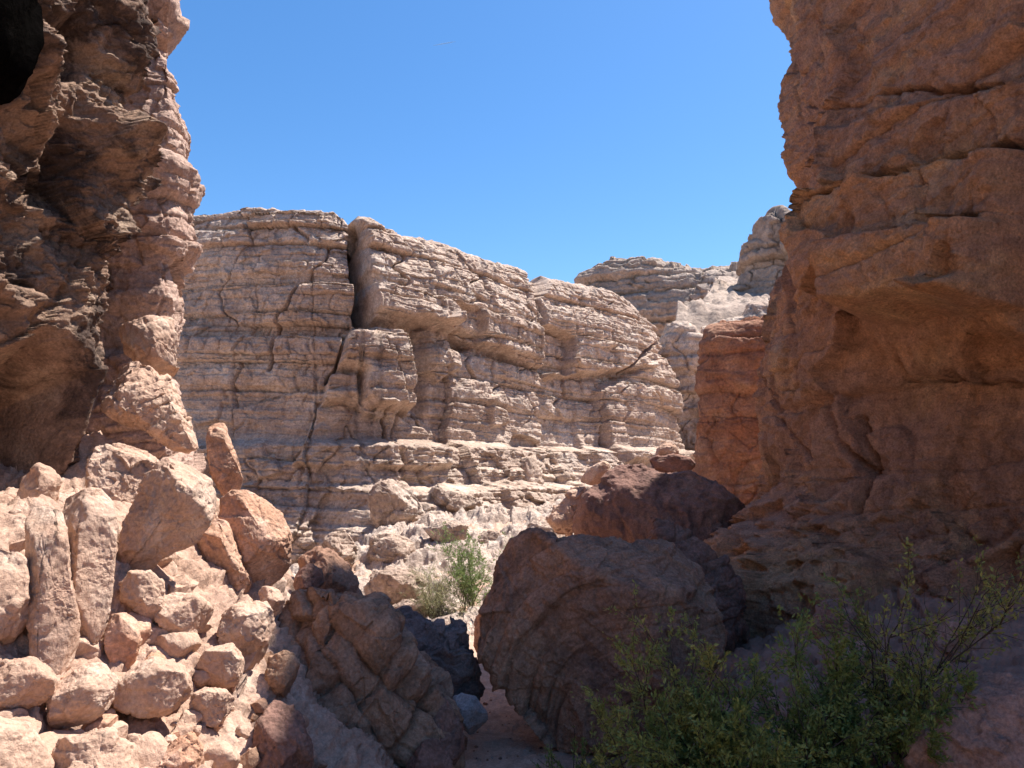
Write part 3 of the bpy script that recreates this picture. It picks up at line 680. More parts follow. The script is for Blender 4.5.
def boulder(name, mat, outline, label, depth=None, thick=0.8, level=6, seed=1, n=2.6, cuts=7, cutd=(0.55, 0.85), rough=1.0, layer=None, cat='boulder', group=None, lean=0.0, where='c', chip=0.10, push=0.0, planes=()):
    """a closed rock: the outline gives width and height at the rock's own distance, thick (a share of its width) its depth"""
    o = np.array(outline, float)
    cx, cy = (o[:, 0].min() + o[:, 0].max()) / 2, (o[:, 1].min() + o[:, 1].max()) / 2
    # area centroid
    x, y = o[:, 0], o[:, 1]; x2, y2 = np.roll(x, -1), np.roll(y, -1); a = x * y2 - x2 * y; A = a.sum() / 2
    cx, cy = ((x + x2) * a).sum() / (6 * A), ((y + y2) * a).sum() / (6 * A)
    auto = depth is None
    if auto:
        if where == 'c':
            hs = sorted(ground_hit(cx + (u - cx) * 0.85, cy + (v - cy) * 0.85) for u, v in outline)
            depth = 0.85 * hs[1] + 0.15 * ground_hit(cx, cy)
        else: depth = ground_hit(cx, o[:, 1].max())
    sp = math.sqrt(abs(A) / math.pi) / FPX * depth
    if auto: depth -= 0.12 * sp if where == 'c' else -0.25 * sp
    depth += push
    C = at(cx, cy, depth)
    rx = ray(cx, cy)[0]; fw = np.array((rx, 1, 0.0)); fw /= np.linalg.norm(fw); rt = np.array((fw[1], -fw[0], 0.0)); up = np.array((0, 0, 1.0))
    # outline into metres in the upright plane through C
    L = []
    for px, py in o:
        r = ray(px, py); d = np.array((r[0], 1, r[1])); t = (C @ fw) / (d @ fw)
        p = np.array((0, 0, EYE)) + d * t - C
        L.append((p @ rt, p @ up))
    L = np.array(L)
    th = np.linspace(-math.pi, math.pi, 721)
    rad = np.zeros_like(th)
    dx, dy = np.cos(th), np.sin(th)
    for i in range(len(L)):
        p, q = L[i], L[(i + 1) % len(L)]; e = q - p
        den = dx * e[1] - dy * e[0]
        den = np.where(np.abs(den) < 1e-12, 1e-12, den)
        t = (p[0] * e[1] - p[1] * e[0]) / den; u = (p[0] * dy - p[1] * dx) / den
        ok = (t > 0) & (u >= -1e-6) & (u <= 1 + 1e-6); rad = np.where(ok, np.maximum(rad, t), rad)
    k = np.array([1, 2, 3, 2, 1.0]); k /= k.sum(); rad = np.convolve(np.pad(rad[:-1], 2, 'wrap'), k, 'valid'); rad = np.append(rad, rad[0])
    V, F = ico(level)
    rho = np.hypot(V[:, 0], V[:, 2]); ang = np.arctan2(V[:, 2], V[:, 0])
    kk = (rho ** n + np.abs(V[:, 1]) ** n + 1e-9) ** (-1 / n)
    g, h = rho * kk, V[:, 1] * kk
    R = np.interp(ang, th, rad)
    sz = math.sqrt(abs(((L[:, 0] * np.roll(L[:, 1], -1) - np.roll(L[:, 0], -1) * L[:, 1]).sum()) / 2) / math.pi)   # mean radius
    T = sz * thick
    p = np.stack([R * g * np.cos(ang), h * T, R * g * np.sin(ang)], 1)
    p[:, 1] += lean * p[:, 2]
    rs = np.random.RandomState(seed)
    for nx, ny, nz, c in planes:
        nn = np.array((nx, ny, nz), float); nn /= np.linalg.norm(nn); pr = p @ nn
        p = p - np.maximum(pr - c * pr.max(), 0)[:, None] * nn
    for i in range(cuts + (14 if cuts else 0)):
        nn = rs.normal(size=3); nn[1] = -abs(nn[1]) - 0.35 if i % 4 else abs(nn[1]) + 0.3
        nn /= np.linalg.norm(nn)
        pr = p @ nn; c = pr.max() * (rs.uniform(*cutd) if i < cuts else rs.uniform(0.74, 0.94))
        ex = np.maximum(pr - c, 0); p = p - (ex * 0.97)[:, None] * nn
    q = (p + seed * 3.7).astype(f4)
    nrm = np.zeros_like(p); fn = np.cross(p[F[:, 1]] - p[F[:, 0]], p[F[:, 2]] - p[F[:, 0]])
    for j in range(3): np.add.at(nrm, F[:, j], fn)
    nrm /= np.linalg.norm(nrm, axis=1)[:, None] + 1e-12
    u = q / sz
    d = 0.05 * fbm(u * 1.1, 3, seed) + 0.035 * rough * fbm(u * 3.0, 4, seed + 1, ridged=True) + 0.014 * rough * fbm(u * 10, 4, seed + 2, gain=0.6)
    uu = u + 0.2 * vec(perlin(u * 1.7, 81), perlin(u * 1.7, 82), perlin(u * 1.7, 83))
    d += 0.9 * chip * facets(uu * 1.3, seed + 3, 0.7) + 0.34 * chip * facets(uu * 3.6, seed + 4, 0.8) + 0.012 * rough * facets(u * 9, seed + 6, 0.8)
    d += rough * 0.03 * np.abs(perlin(uu * 2.6, seed + 5))
    d += 0.006 * rough * fbm(u * 26, 3, seed + 8)
    d = d * sz
    if layer is not None:
        d = d + layer(p[:, 0].astype(f4), p[:, 1].astype(f4), p[:, 2].astype(f4), q, sz)
    p = p + nrm * d[:, None]
    Wd = p[:, :1] * rt + p[:, 1:2] * fw + p[:, 2:3] * up
    me = mesh_from(name, Wd, F, mat)
    ob = obj(name, me, loc=tuple(C))
    tag(ob, label, cat, group)
    return ob

def planar(nx, ny, nz, thick, amp, groove, seed, block=None, bamp=0.0, bgroove=0.0, warp=0.25):
    L = math.sqrt(nx * nx + ny * ny + nz * nz)
    def f(x, y, z, q, sz):
        w = (nx * x + ny * y + nz * z) / L + thick * warp * 2 * fbm(q * (0.5 / thick), 3, seed)
        u = (nz * x - nx * z) / L + 0.3 * y
        return strata(w, u, seed, thick, amp, groove, hfreq=0.3 / thick, block=block, bamp=bamp, bgroove=bgroove)
    return f

def stack(*fs):
    return lambda x, y, z, q, sz: sum(f(x, y, z, q, sz) for f in fs)

def arcs(ax, az, sx, sz_, thick, amp, groove, seed, pw=3.2):
    def f(x, y, z, q, sz):
        w = (np.abs((x - ax) / sx) ** pw + np.abs(np.maximum(z - az, 0) / sz_) ** pw) ** (1 / pw) + 0.10 * fbm(q * 0.9, 3, seed) - 0.12 * y
        u = np.arctan2(z - az, x - ax) * 2
        return strata(w, u, seed, thick, amp, groove, hfreq=0.6, power=3)
    return f

def front_fade(*fs):
    # the bands stand out on the weathered left flank and along the crest, and are nearly worn off the broken front
    def f(x, y, z, q, sz):
        m = np.clip(sstep(0.1, -0.75, x) + sstep(0.25, 0.75, z), 0.32, 1) * (0.6 + 0.8 * np.clip(0.5 + perlin(q * 1.3, 77), 0, 1))
        return m * 1.5 * sum(g(x, y, z, q, sz) for g in fs) + (1 - m) * 0.10 * sz * facets(q * 1.5, 78, 0.5)
    return f

# far rock masses
boulder('mesa', M['mesa'], [(565, 420), (571, 300), (585, 283), (593, 275), (607, 267), (623, 263), (642, 261), (655, 265), (672, 270), (690, 275), (710, 276), (730, 277), (800, 275), (860, 300), (860, 420)], 'distant flat-topped banded mesa on the skyline between the long cliff and the tower', depth=124, thick=0.6, level=8, seed=101, n=3.5, cuts=0, rough=0.5, chip=0.03, cat='mesa', layer=stack(planar(0.0, 0, 1, 2.6, 1.3, 1.0, 102, block=8, bamp=0.6, bgroove=0.8), planar(0.0, 0, 1, 0.8, 0.4, 0.4, 103, block=3, bamp=0.2, bgroove=0.3)))
boulder('rock_tower', M['mesa'], [(728, 350), (734, 295), (739, 267), (747, 255), (758, 250), (759, 235), (761, 220), (769, 213), (782, 215), (789, 218), (802, 213), (862, 211), (912, 265), (912, 350)], 'fluted banded rock tower rising beside the edge of the brown right wall', depth=74, thick=0.7, level=8, seed=104, n=4, cuts=0, rough=0.6, chip=0.03, cat='rock tower', layer=stack(planar(0.0, 0, 1, 1.2, 0.5, 0.5, 105, block=3, bamp=0.3, bgroove=0.5), planar(1.0, 0.4, 0.1, 2.2, 0.7, 0.9, 106)))
boulder('ledge_cliff', M['pale'], [(652, 480), (660, 400), (664, 340), (668, 329), (680, 327), (692, 329), (698, 340), (702, 331), (714, 326), (726, 322), (743, 319), (748, 312), (760, 309), (790, 306), (850, 305), (850, 480)], 'pale grey ledgy cliff in the gap behind the red-orange bluff', depth=40, thick=0.6, level=8, seed=107, n=5, cuts=0, rough=0.7, chip=0.05, cat='cliff', layer=stack(planar(0, 0, 1, 0.8, 0.22, 0.25, 108, block=2, bamp=0.15, bgroove=0.25), planar(0, 0, 1, 0.25, 0.08, 0.1, 109, block=0.9, bamp=0.05, bgroove=0.08)))
boulder('orange_bluff', M['orange'], [(690, 540), (694, 480), (699, 430), (703, 390), (705, 345), (709, 333), (722, 328), (742, 327), (770, 324), (840, 322), (860, 420), (850, 540)], 'red-orange sandstone bluff tucked behind the edge of the brown right wall', depth=20.5, thick=0.5, level=8, seed=110, n=6, cuts=0, rough=0.8, chip=0.04, cat='bluff', layer=stack(planar(0, 0, 1, 0.7, 0.07, 0.10, 111, block=2, bamp=0.03, bgroove=0.08), planar(0, 0, 1, 0.2, 0.025, 0.03, 112)))

# near ledge in the top-left corner, its deep shade painted as black
boulder('dark_ledge', M['black'], [(-900, -500), (-300, -420), (12, -260), (15, -60), (14, 0), (11, 40), (8, 72), (-1, 90), (-16, 98), (-120, 100), (-500, 130), (-900, 100)], 'overhanging rock ledge close by in the top left corner, its deep shade painted black', depth=2.0, thick=0.5, level=6, seed=3, cuts=0, chip=0.06, rough=1.2, cat='rock ledge')

# slab under the column
boulder('rock_slab', M['pink'], [(97, 408), (110, 385), (124, 355), (140, 358), (158, 370), (176, 386), (190, 405), (198, 428), (205, 446), (192, 451), (165, 443), (135, 425), (108, 415)], 'pale tilted slab wedged at the foot of the stacked column on the left', depth=8.9, thick=0.9, level=7, seed=4, n=3, cuts=6, layer=planar(-0.55, 0.2, 0.8, 0.13, 0.03, 0.03, 5))
boulder('boulder', M['pink'], [(120, 325), (150, 318), (176, 320), (180, 350), (180, 385), (160, 378), (135, 362), (122, 350)], 'lumpy pale rock between the stacked column and the tilted slab', depth=10.0, thick=0.9, level=6, seed=14, n=3)
# left debris boulders
boulder('boulder', M['pink'], [(112, 608), (116, 560), (130, 510), (150, 470), (163, 444), (176, 443), (195, 455), (214, 474), (225, 492), (215, 512), (196, 541), (175, 552), (160, 560), (140, 585), (125, 605)], 'large angular boulder with an overhanging dark underside, leaning beside the orange pinnacle', thick=0.75, level=7, seed=6, n=4.5, cuts=3, cutd=(0.75, 0.9), chip=0.06, planes=[(-0.75, -0.6, 0.25, 0.35), (0.35, -0.75, -0.55, 0.30), (0.35, -0.45, 0.8, 0.6), (0.9, -0.3, -0.1, 0.8)])
boulder('rock_pinnacle', M['rosy'], [(207, 440), (209, 428), (216, 423), (225, 425), (231, 440), (238, 465), (243, 480), (248, 500), (235, 505), (222, 495), (213, 478), (208, 458)], 'upright orange finger of rock standing against the shaded far cliff', depth=6.9, thick=0.9, level=6, seed=7, cuts=5, cat='rock pinnacle')
boulder('boulder', M['rosy'], [(220, 500), (232, 490), (248, 491), (266, 502), (282, 516), (291, 535), (297, 556), (290, 575), (278, 590), (262, 602), (246, 594), (232, 568), (222, 535)], 'orange-pink block with a pale chipped top at the foot of the orange pinnacle', depth=6.2, thick=0.85, level=7, seed=8, n=4, cuts=3, cutd=(0.75, 0.9), chip=0.06, planes=[(-0.6, -0.8, 0.1, 0.4), (0.5, -0.6, -0.6, 0.4), (0.45, -0.55, 0.65, 0.5)])
boulder('boulder', M['rosy'], [(196, 535), (208, 515), (222, 510), (232, 540), (248, 575), (262, 605), (245, 612), (225, 600), (205, 575)], 'slanting orange rock propped under the angular boulder and the orange-pink block', depth=6.0, thick=0.8, level=6, seed=9, n=3)
boulder('boulder', M['pink'], [(88, 470), (100, 432), (115, 428), (132, 448), (150, 452), (158, 470), (140, 500), (125, 530), (105, 530), (90, 505)], 'pale lumpy boulder between the dark hollow and the angular boulder', thick=0.8, level=7, seed=10, n=3, chip=0.15)
boulder('rock_slab', M['pink'], [(64, 500), (80, 487), (97, 488), (110, 502), (117, 528), (114, 560), (109, 600), (103, 640), (94, 660), (82, 662), (76, 630), (68, 590), (62, 545)], 'tall pale grey slab leaning on edge, right one of the pair below the dark hollow', thick=0.9, level=7, seed=11, n=3.5, cuts=3, cutd=(0.7, 0.9), lean=0.35, chip=0.03, planes=[(0.25, -0.95, 0.2, 0.35), (-0.8, -0.5, 0.1, 0.6)])
boulder('rock_slab', M['pink'], [(26, 520), (40, 500), (58, 492), (66, 530), (70, 580), (78, 625), (80, 655), (70, 680), (50, 690), (34, 670), (28, 600)], 'broad tan slab leaning on edge, left one of the pair below the dark hollow', thick=0.9, level=7, seed=12, n=3.5, cuts=3, cutd=(0.7, 0.9), lean=0.35, chip=0.04, planes=[(0.3, -0.95, 0.15, 0.35), (-0.8, -0.5, 0.1, 0.6)])
boulder('boulder', M['pink'], [(-60, 520), (10, 525), (24, 560), (28, 610), (22, 645), (0, 665), (-60, 660)], 'grey-pink slab cut off by the left edge of the photo beside the leaning pair', thick=0.6, level=6, seed=13, n=3, lean=0.4)
boulder('boulder', M['rosy'], [(105, 630), (112, 615), (126, 613), (138, 620), (141, 640), (136, 660), (124, 672), (110, 662), (104, 648)], 'small rounded salmon-pink boulder beside the foot of the leaning grey slab', thick=0.9, level=6, seed=15, n=2.2, cuts=3, rough=0.6, chip=0.05)
boulder('boulder', M['pink'], [(120, 585), (130, 572), (150, 570), (163, 582), (165, 605), (158, 625), (146, 636), (130, 618), (120, 605)], 'tan rock with a flat sunlit face just right of the leaning grey slab', thick=0.9, level=6, seed=16, n=3)
boulder('boulder', M['pink'], [(218, 640), (224, 612), (244, 602), (262, 598), (272, 612), (274, 628), (266, 645), (252, 665), (240, 672), (225, 660)], 'pale fractured block at the shadow edge above the sandy slope', thick=0.9, level=6, seed=17, n=3.2, chip=0.14)
boulder('boulder', M['pink'], [(258, 590), (266, 581), (278, 586), (286, 600), (280, 615), (270, 618), (261, 606)], 'small upright pale stone between the orange-pink block and the shaded jointed mass', thick=0.9, level=5, seed=18, n=3, depth=5.9)
boulder('rock_slab', M['pink'], [(48, 690), (70, 678), (95, 660), (112, 655), (118, 680), (112, 705), (90, 722), (65, 735), (50, 725)], 'squared grey-tan block lying under the feet of the leaning slabs', thick=0.8, level=6, seed=19, n=3.6, cuts=8, chip=0.08)
boulder('boulder', M['pink'], [(-60, 715), (-10, 708), (22, 712), (42, 730), (52, 760), (50, 800), (-60, 820)], 'smooth bright boulder cut off by the bottom left corner', thick=0.9, level=6, seed=20, n=2.6, cuts=4, chip=0.05, rough=0.6)
boulder('boulder', M['pink'], [(55, 755), (65, 732), (85, 722), (112, 730), (124, 750), (122, 790), (70, 800)], 'pale rounded boulder at the bottom edge left of the reddish ringed stone', thick=0.9, level=6, seed=21, n=2.6)
boulder('boulder', M['rosy'], [(152, 765), (158, 740), (172, 728), (192, 730), (202, 748), (204, 780), (165, 790)], 'reddish ringed stone at the bottom edge of the sunlit slope', thick=0.9, level=6, seed=22, n=2.4)
boulder('boulder', M['pink'], [(190, 715), (192, 695), (208, 688), (228, 692), (240, 705), (234, 722), (210, 726)], 'flat-topped pinkish stone near the shadow edge low on the sunlit slope', thick=0.9, level=6, seed=23, n=2.8)
boulder('boulder', M['pink'], [(166, 685), (170, 672), (184, 668), (192, 678), (188, 692), (174, 694)], 'small buff stone half sunk in the middle of the sunlit slope', thick=0.9, level=5, seed=24)
boulder('boulder', M['pink'], [(122, 748), (128, 736), (140, 734), (148, 746), (144, 764), (128, 766)], 'small knobbly stone left of the reddish ringed stone', thick=0.9, level=5, seed=25)
boulder('boulder', M['pink'], [(168, 640), (172, 626), (186, 622), (198, 632), (196, 648), (180, 655)], 'knobbly tan stone above the middle of the sunlit slope', thick=0.9, level=5, seed=26)
boulder('boulder', M['pink'], [(16, 505), (22, 478), (38, 464), (58, 468), (68, 486), (62, 510), (36, 518)], 'small broken pale rock at the mouth of the dark hollow', depth=6.0, thick=0.9, level=5, seed=27)

for ol, lb, sd in (([(112, 700), (120, 672), (150, 660), (184, 668), (192, 694), (168, 714), (130, 716)], 'squat pinkish block in the middle of the sunlit slope above the reddish ringed stone', 140),
                   ([(-20, 690), (4, 664), (34, 660), (54, 676), (52, 704), (20, 716), (-20, 714)], 'tan block under the left leaning slab near the left edge', 141),
                   ([(150, 612), (166, 596), (196, 594), (214, 610), (206, 632), (176, 640)], 'broad tan block in the gap below the angular boulder with the dark underside', 142),
                   ([(196, 668), (206, 650), (232, 646), (246, 662), (238, 684), (212, 690)], 'angular tan block just above the flat-topped stone by the shadow edge', 143),
                   ([(64, 770), (80, 742), (112, 736), (136, 752), (140, 800), (70, 800)], 'wide pale block on the bottom edge right of the smooth bright boulder', 144)):
    boulder('boulder', M['pink'], ol, lb, thick=1.0, level=6, seed=sd, n=4, cuts=5, cutd=(0.6, 0.88), chip=0.08)

# shaded boulders left of the path
boulder('jointed_boulder', M['rib'], [(236, 800), (244, 735), (252, 690), (262, 655), (268, 625), (284, 602), (308, 586), (338, 588), (362, 600), (386, 618), (408, 644), (428, 670), (444, 692), (456, 720), (464, 752), (466, 800)], 'big tan-brown boulder in shade, broken by slanting joints, beside the sandy path', depth=6.3, thick=0.7, level=8, seed=30, n=2.8, cuts=6, cutd=(0.7, 0.92), chip=0.10, layer=planar(0.72, -0.3, 0.62, 0.24, 0.07, 0.11, 31, block=0.40, bamp=0.05, bgroove=0.09))
boulder('boulder', M['brown'], [(298, 566), (308, 550), (322, 544), (338, 552), (352, 572), (366, 594), (372, 610), (340, 612), (310, 604)], 'reddish-brown wedge of rock peeping over the jointed boulder, against the sunlit ledges', depth=7.4, thick=0.9, level=6, seed=32, n=2.8, layer=planar(0.7, 0, -0.6, 0.2, 0.02, 0.03, 33))
boulder('boulder', M['brown_dark'], [(293, 585), (298, 570), (310, 563), (322, 570), (324, 584), (314, 594), (300, 594)], 'small dark round rock on top of the jointed boulder', depth=6.9, thick=0.9, level=5, seed=34, n=2.2, cuts=3)
boulder('boulder', M['blue'], [(388, 622), (402, 612), (424, 620), (444, 624), (462, 617), (474, 628), (477, 650), (482, 672), (489, 696), (480, 712), (455, 720), (425, 712), (400, 680)], 'dark blue-grey sculpted boulder with dark hollows between the jointed boulder and the path', depth=7.6, thick=0.8, level=7, seed=35, n=2.6, cuts=9, chip=0.22)
boulder('boulder', M['grey'], [(446, 712), (450, 700), (462, 694), (476, 698), (487, 712), (489, 726), (476, 736), (455, 736)], 'pale grey smooth stone on the path at the foot of the blue-grey boulder', depth=7.1, thick=0.9, level=6, seed=36, n=2.4, cuts=4, rough=0.6, chip=0.05)
boulder('boulder', M['brown_dark'], [(414, 700), (424, 688), (440, 690), (454, 712), (463, 740), (462, 768), (440, 772), (420, 750)], 'dark brown rock tucked against the path side of the jointed boulder', depth=6.3, thick=0.8, level=6, seed=37, n=2.8)
boulder('boulder', M['brown_dark'], [(406, 770), (412, 750), (428, 740), (446, 744), (452, 765), (448, 800), (410, 800)], 'dark cracked rock at the bottom edge beside the path', depth=5.9, thick=0.8, level=6, seed=38, n=2.8)

boulder('boulder', M['brown_dark'], [(248, 800), (254, 728), (274, 702), (300, 712), (312, 750), (306, 800)], 'dark brown rock at the bottom edge just inside the shadow line of the slope', where='c', thick=0.9, level=6, seed=130, n=3)
boulder('boulder', M['rib'], [(262, 692), (270, 656), (288, 646), (302, 668), (294, 700), (272, 706)], 'brown block in shade wedged between the sunlit slope and the jointed boulder', where='c', thick=0.9, level=6, seed=131, n=3)

# boulders right of the path
boulder('rock_slab', M['rosy'], [(471, 645), (476, 614), (490, 590), (506, 600), (516, 650), (518, 692), (506, 692), (488, 668)], 'added orange-tan slab standing for bounce light on the left flank of the huge layered boulder', depth=8.3, thick=0.9, level=6, seed=132, n=3)  # added slab: its orange paints bounce light on the boulder's lower left face
boulder('layered_boulder', M['brown'], [(486, 645), (488, 615), (496, 590), (502, 562), (510, 542), (526, 532), (545, 534), (556, 543), (578, 537), (606, 538), (640, 548), (672, 556), (700, 566), (716, 590), (722, 640), (716, 690), (690, 730), (640, 742), (560, 742), (532, 732), (522, 700), (508, 672), (494, 658)], 'huge mauve-brown boulder with curving worn layers standing right of the sandy path', depth=7.6, thick=0.75, level=8, seed=40, n=3.6, cuts=2, cutd=(0.8, 0.95), chip=0.04, layer=front_fade(arcs(0.75, -1.3, 1.0, 1.15, 0.24, 0.07, 0.075, 41), arcs(0.75, -1.3, 1.0, 1.15, 0.07, 0.014, 0.02, 49)))
boulder('boulder', M['brown_dark'], [(622, 545), (630, 525), (650, 517), (680, 519), (704, 524), (722, 540), (736, 570), (744, 610), (750, 650), (730, 680), (700, 690), (670, 660), (650, 600)], 'dark thinly bedded boulder leaning against the right shoulder of the huge layered boulder', depth=9.0, thick=0.8, level=7, seed=42, n=2.8, layer=planar(-0.35, 0.1, 0.85, 0.12, 0.035, 0.05, 43))
boulder('boulder', M['brown_dark'], [(572, 545), (575, 520), (582, 495), (594, 475), (610, 463), (628, 461), (646, 470), (668, 474), (690, 471), (708, 480), (724, 494), (740, 508), (749, 520), (747, 545), (730, 575), (660, 585), (600, 575)], 'dark dome of rock behind the huge layered boulder, with a sunlit left shoulder', depth=12.3, thick=0.7, level=7, seed=44, n=2.5, cuts=4, cutd=(0.7, 0.92), chip=0.05)
boulder('capstone', M['brown_dark'], [(644, 463), (654, 457), (674, 455), (690, 458), (697, 465), (690, 472), (665, 473), (648, 471)], 'flat dark slab lying on top of the dome of rock', depth=12.7, thick=0.9, level=5, seed=45, n=3, cat='capstone')
boulder('capstone', M['pink'], [(655, 452), (660, 443), (670, 441), (678, 448), (680, 456), (668, 459), (656, 458)], 'small sunlit stone perched on the flat dark slab', depth=13.0, thick=0.9, level=5, seed=46, n=2.6, cat='capstone')
boulder('boulder', M['pink'], [(548, 518), (556, 505), (570, 492), (588, 488), (596, 500), (592, 525), (576, 540), (556, 540)], 'sunlit lumpy block against the left flank of the dark dome', depth=13.3, thick=0.9, level=6, seed=47, n=2.8, chip=0.2)
boulder('boulder', M['pink'], [(578, 482), (590, 467), (604, 461), (618, 462), (612, 475), (596, 486)], 'pale sunlit rock at the shoulder of the dark dome', depth=13.2, thick=0.9, level=5, seed=48)

for ol, lb, sd in (([(905, 745), (915, 702), (950, 682), (1000, 674), (1060, 680), (1060, 800), (915, 800)], 'broad low mauve rock filling the bottom right corner below the right wall', 120),
                   ([(818, 660), (838, 640), (868, 644), (884, 668), (852, 688), (826, 680)], 'pinkish-mauve rock half hidden by the loose shrub furthest right', 121),
                   ([(742, 606), (758, 578), (788, 572), (802, 596), (782, 616), (754, 620)], 'mauve rock on the bank just right of the dark thinly bedded boulder', 122),
                   ([(806, 628), (816, 602), (846, 596), (868, 616), (850, 640), (816, 642)], 'rounded mauve rock in the middle of the bank below the right wall', 123),
                   ([(752, 560), (762, 532), (782, 526), (800, 545), (794, 566), (768, 572)], 'lumpy mauve rock banked against the base of the right wall', 124),
                   ([(930, 640), (948, 622), (980, 620), (996, 640), (978, 658), (944, 658)], 'dull brown rock at the foot of the right wall near the right edge', 125)):
    boulder('boulder', M['bank'], ol, lb, thick=0.9, level=6, seed=sd, n=3, cuts=6, chip=0.10)

# blocks on the ledges below the far cliff
FAR = [([(345, 505), (350, 488), (362, 478), (372, 496), (375, 527), (346, 518)], 17.6, 'leaning pointed slab in the ledges below the far cliff'),
       ([(366, 481), (405, 482), (426, 508), (420, 525), (400, 532), (374, 524)], 17.8, 'fluted pale block right of the leaning pointed slab below the far cliff'),
       ([(420, 502), (434, 488), (478, 497), (482, 514), (470, 518), (430, 508)], 18.2, 'long flat slab lying across the ledges below the far cliff'),
       ([(404, 484), (420, 465), (440, 461), (455, 480), (448, 490), (425, 492)], 19.6, 'rounded block above the long flat slab'),
       ([(476, 494), (490, 478), (508, 461), (535, 457), (548, 480), (546, 510), (515, 507), (485, 500)], 19.0, 'biggest pale fallen block below the far cliff, undercut by shadow'),
       ([(538, 475), (546, 456), (556, 450), (576, 466), (583, 490), (560, 500), (545, 495)], 19.8, 'craggy pointed block right of the biggest fallen block'),
       ([(367, 567), (374, 537), (394, 530), (414, 545), (424, 560), (396, 568)], 15.4, 'hummock of broken rock low on the ledges above the jointed boulder'),
       ([(356, 592), (365, 572), (400, 570), (430, 580), (424, 606), (378, 612)], 12.8, 'broad pale block behind the shaded reddish-brown wedge'),
       ([(378, 616), (402, 600), (426, 601), (434, 614), (410, 624), (390, 622)], 11.0, 'low tilted pale slab just behind the blue-grey boulder'),
       ([(318, 560), (326, 535), (344, 530), (358, 548), (352, 570), (330, 575)], 16.4, 'squat block at the foot of the shaded end of the far cliff'),
       ([(416, 464), (424, 442), (436, 440), (447, 456), (440, 466)], 20.4, 'small dark-sided knob at the base of the far cliff'),
       ([(520, 530), (540, 516), (562, 522), (566, 540), (540, 546)], 15.0, 'pale stone in the sun above the crest of the huge layered boulder'),
       ([(470, 540), (486, 530), (506, 534), (510, 548), (488, 552)], 15.2, 'low pale stone on the sunlit slope left of the layered boulder crest'),
       ([(425, 530), (445, 520), (470, 526), (468, 545), (440, 548)], 16.2, 'buff broken block midway down the sunlit ledges')]
for i, (ol, dp, lb) in enumerate(FAR):
    boulder('boulder', M['pale'], ol, lb, where='b', thick=0.95, level=6, seed=60 + i, n=4.5, cuts=9, cutd=(0.5, 0.85), chip=0.14, layer=planar(0.1, 0, 1, 0.22, 0.02, 0.03, 80 + i))

# ------------------------------------------------------------------ loose stones (individuals, shared meshes)
def stone_mesh(seed, mat):
    V, F = ico(5); rs = np.random.RandomState(seed)
    p = V * rs.uniform(0.6, 1.1, 3)
    for i in range(16):
        nn = rs.normal(size=3); nn /= np.linalg.norm(nn); pr = p @ nn; c = pr.max() * rs.uniform(0.55, 0.85)
        p = p - (np.maximum(pr - c, 0) * 0.95)[:, None] * nn
    p = p * (1 + 0.12 * fbm(V * 1.6 + seed, 5, seed, gain=0.55) + 0.03 * fbm(V * 6 + seed, 3, seed))[:, None]
    return mesh_from('stone', p, F, mat)

rng = random.Random(4)
def scatter(n, region, sizes, mats, label, group, seed, ex=2.2):
    protos = [stone_mesh(seed + i, M[mats[i % len(mats)]]) for i in range(6)]
    k = 0; tries = 0
    while k < n and tries < n * 30:
        tries += 1
        q = region(rng)
        if q is None: continue
        x, y = q
        o = bpy.data.objects.new('stone', protos[k % 6]); COL.objects.link(o)
        s = sizes[0] * (sizes[1] / sizes[0]) ** (rng.random() ** ex)
        o.scale = (s, s * rng.uniform(0.8, 1.2), s * rng.uniform(0.7, 1)); o.rotation_euler = (rng.uniform(-.4, .4), rng.uniform(-.4, .4), rng.uniform(0, 6.28))
        o.location = (x, y, float(ground_h(np.array([x]), np.array([y]), False)[0]) - s * 0.2)
        tag(o, label, 'stone', group); k += 1
def reg_px(x0, y0, x1, y1):
    def f(r):
        px, py = r.uniform(x0, x1), r.uniform(y0, y1); y = ground_hit(px, py)
        return None if y > 30 else (ray(px, py)[0] * y, y)
    return f
scatter(135, reg_px(0, 500, 260, 768), (0.025, 0.24), ['pink', 'pink', 'rosy', 'pink', 'pink', 'pink'], 'loose pinkish stone lying on the sunlit debris slope', 'loose stones on the sunlit debris slope', 200, 1.5)
scatter(50, reg_px(465, 690, 560, 768), (0.012, 0.05), ['brown', 'grey', 'brown_dark'], 'small loose stone on the shaded sandy path', 'small stones on the path', 220)
scatter(55, reg_px(360, 520, 600, 615), (0.04, 0.22), ['pale', 'pink'], 'pale loose rock lying on the ledges below the far cliff', 'loose rocks below the far cliff', 240)
scatter(40, reg_px(740, 560, 1024, 768), (0.02, 0.14), ['brown', 'right', 'brown'], 'brown loose stone on the shaded bank below the right wall', 'loose stones below the right wall', 260)
scatter(24, reg_px(245, 660, 330, 768), (0.03, 0.14), ['brown', 'rib'], 'brown rubble stone in the shade before the jointed boulder', 'rubble in front of the jointed boulder', 280)

# ------------------------------------------------------------------ shrubs
def tube(V, F, a, b, ra, rb, k=5):
    d = b - a; L = np.linalg.norm(d) + 1e-9; d = d / L
    t = np.cross(d, (0.3, 0.2, 0.9)); t /= np.linalg.norm(t); w = np.cross(d, t)
    i0 = len(V)
    for c, r in ((a, ra), (b, rb)):
        for j in range(k):
            an = 2 * math.pi * j / k; V.append(c + r * (math.cos(an) * t + math.sin(an) * w))
    for j in range(k): F.append((i0 + j, i0 + (j + 1) % k, i0 + k + (j + 1) % k, i0 + k + j))

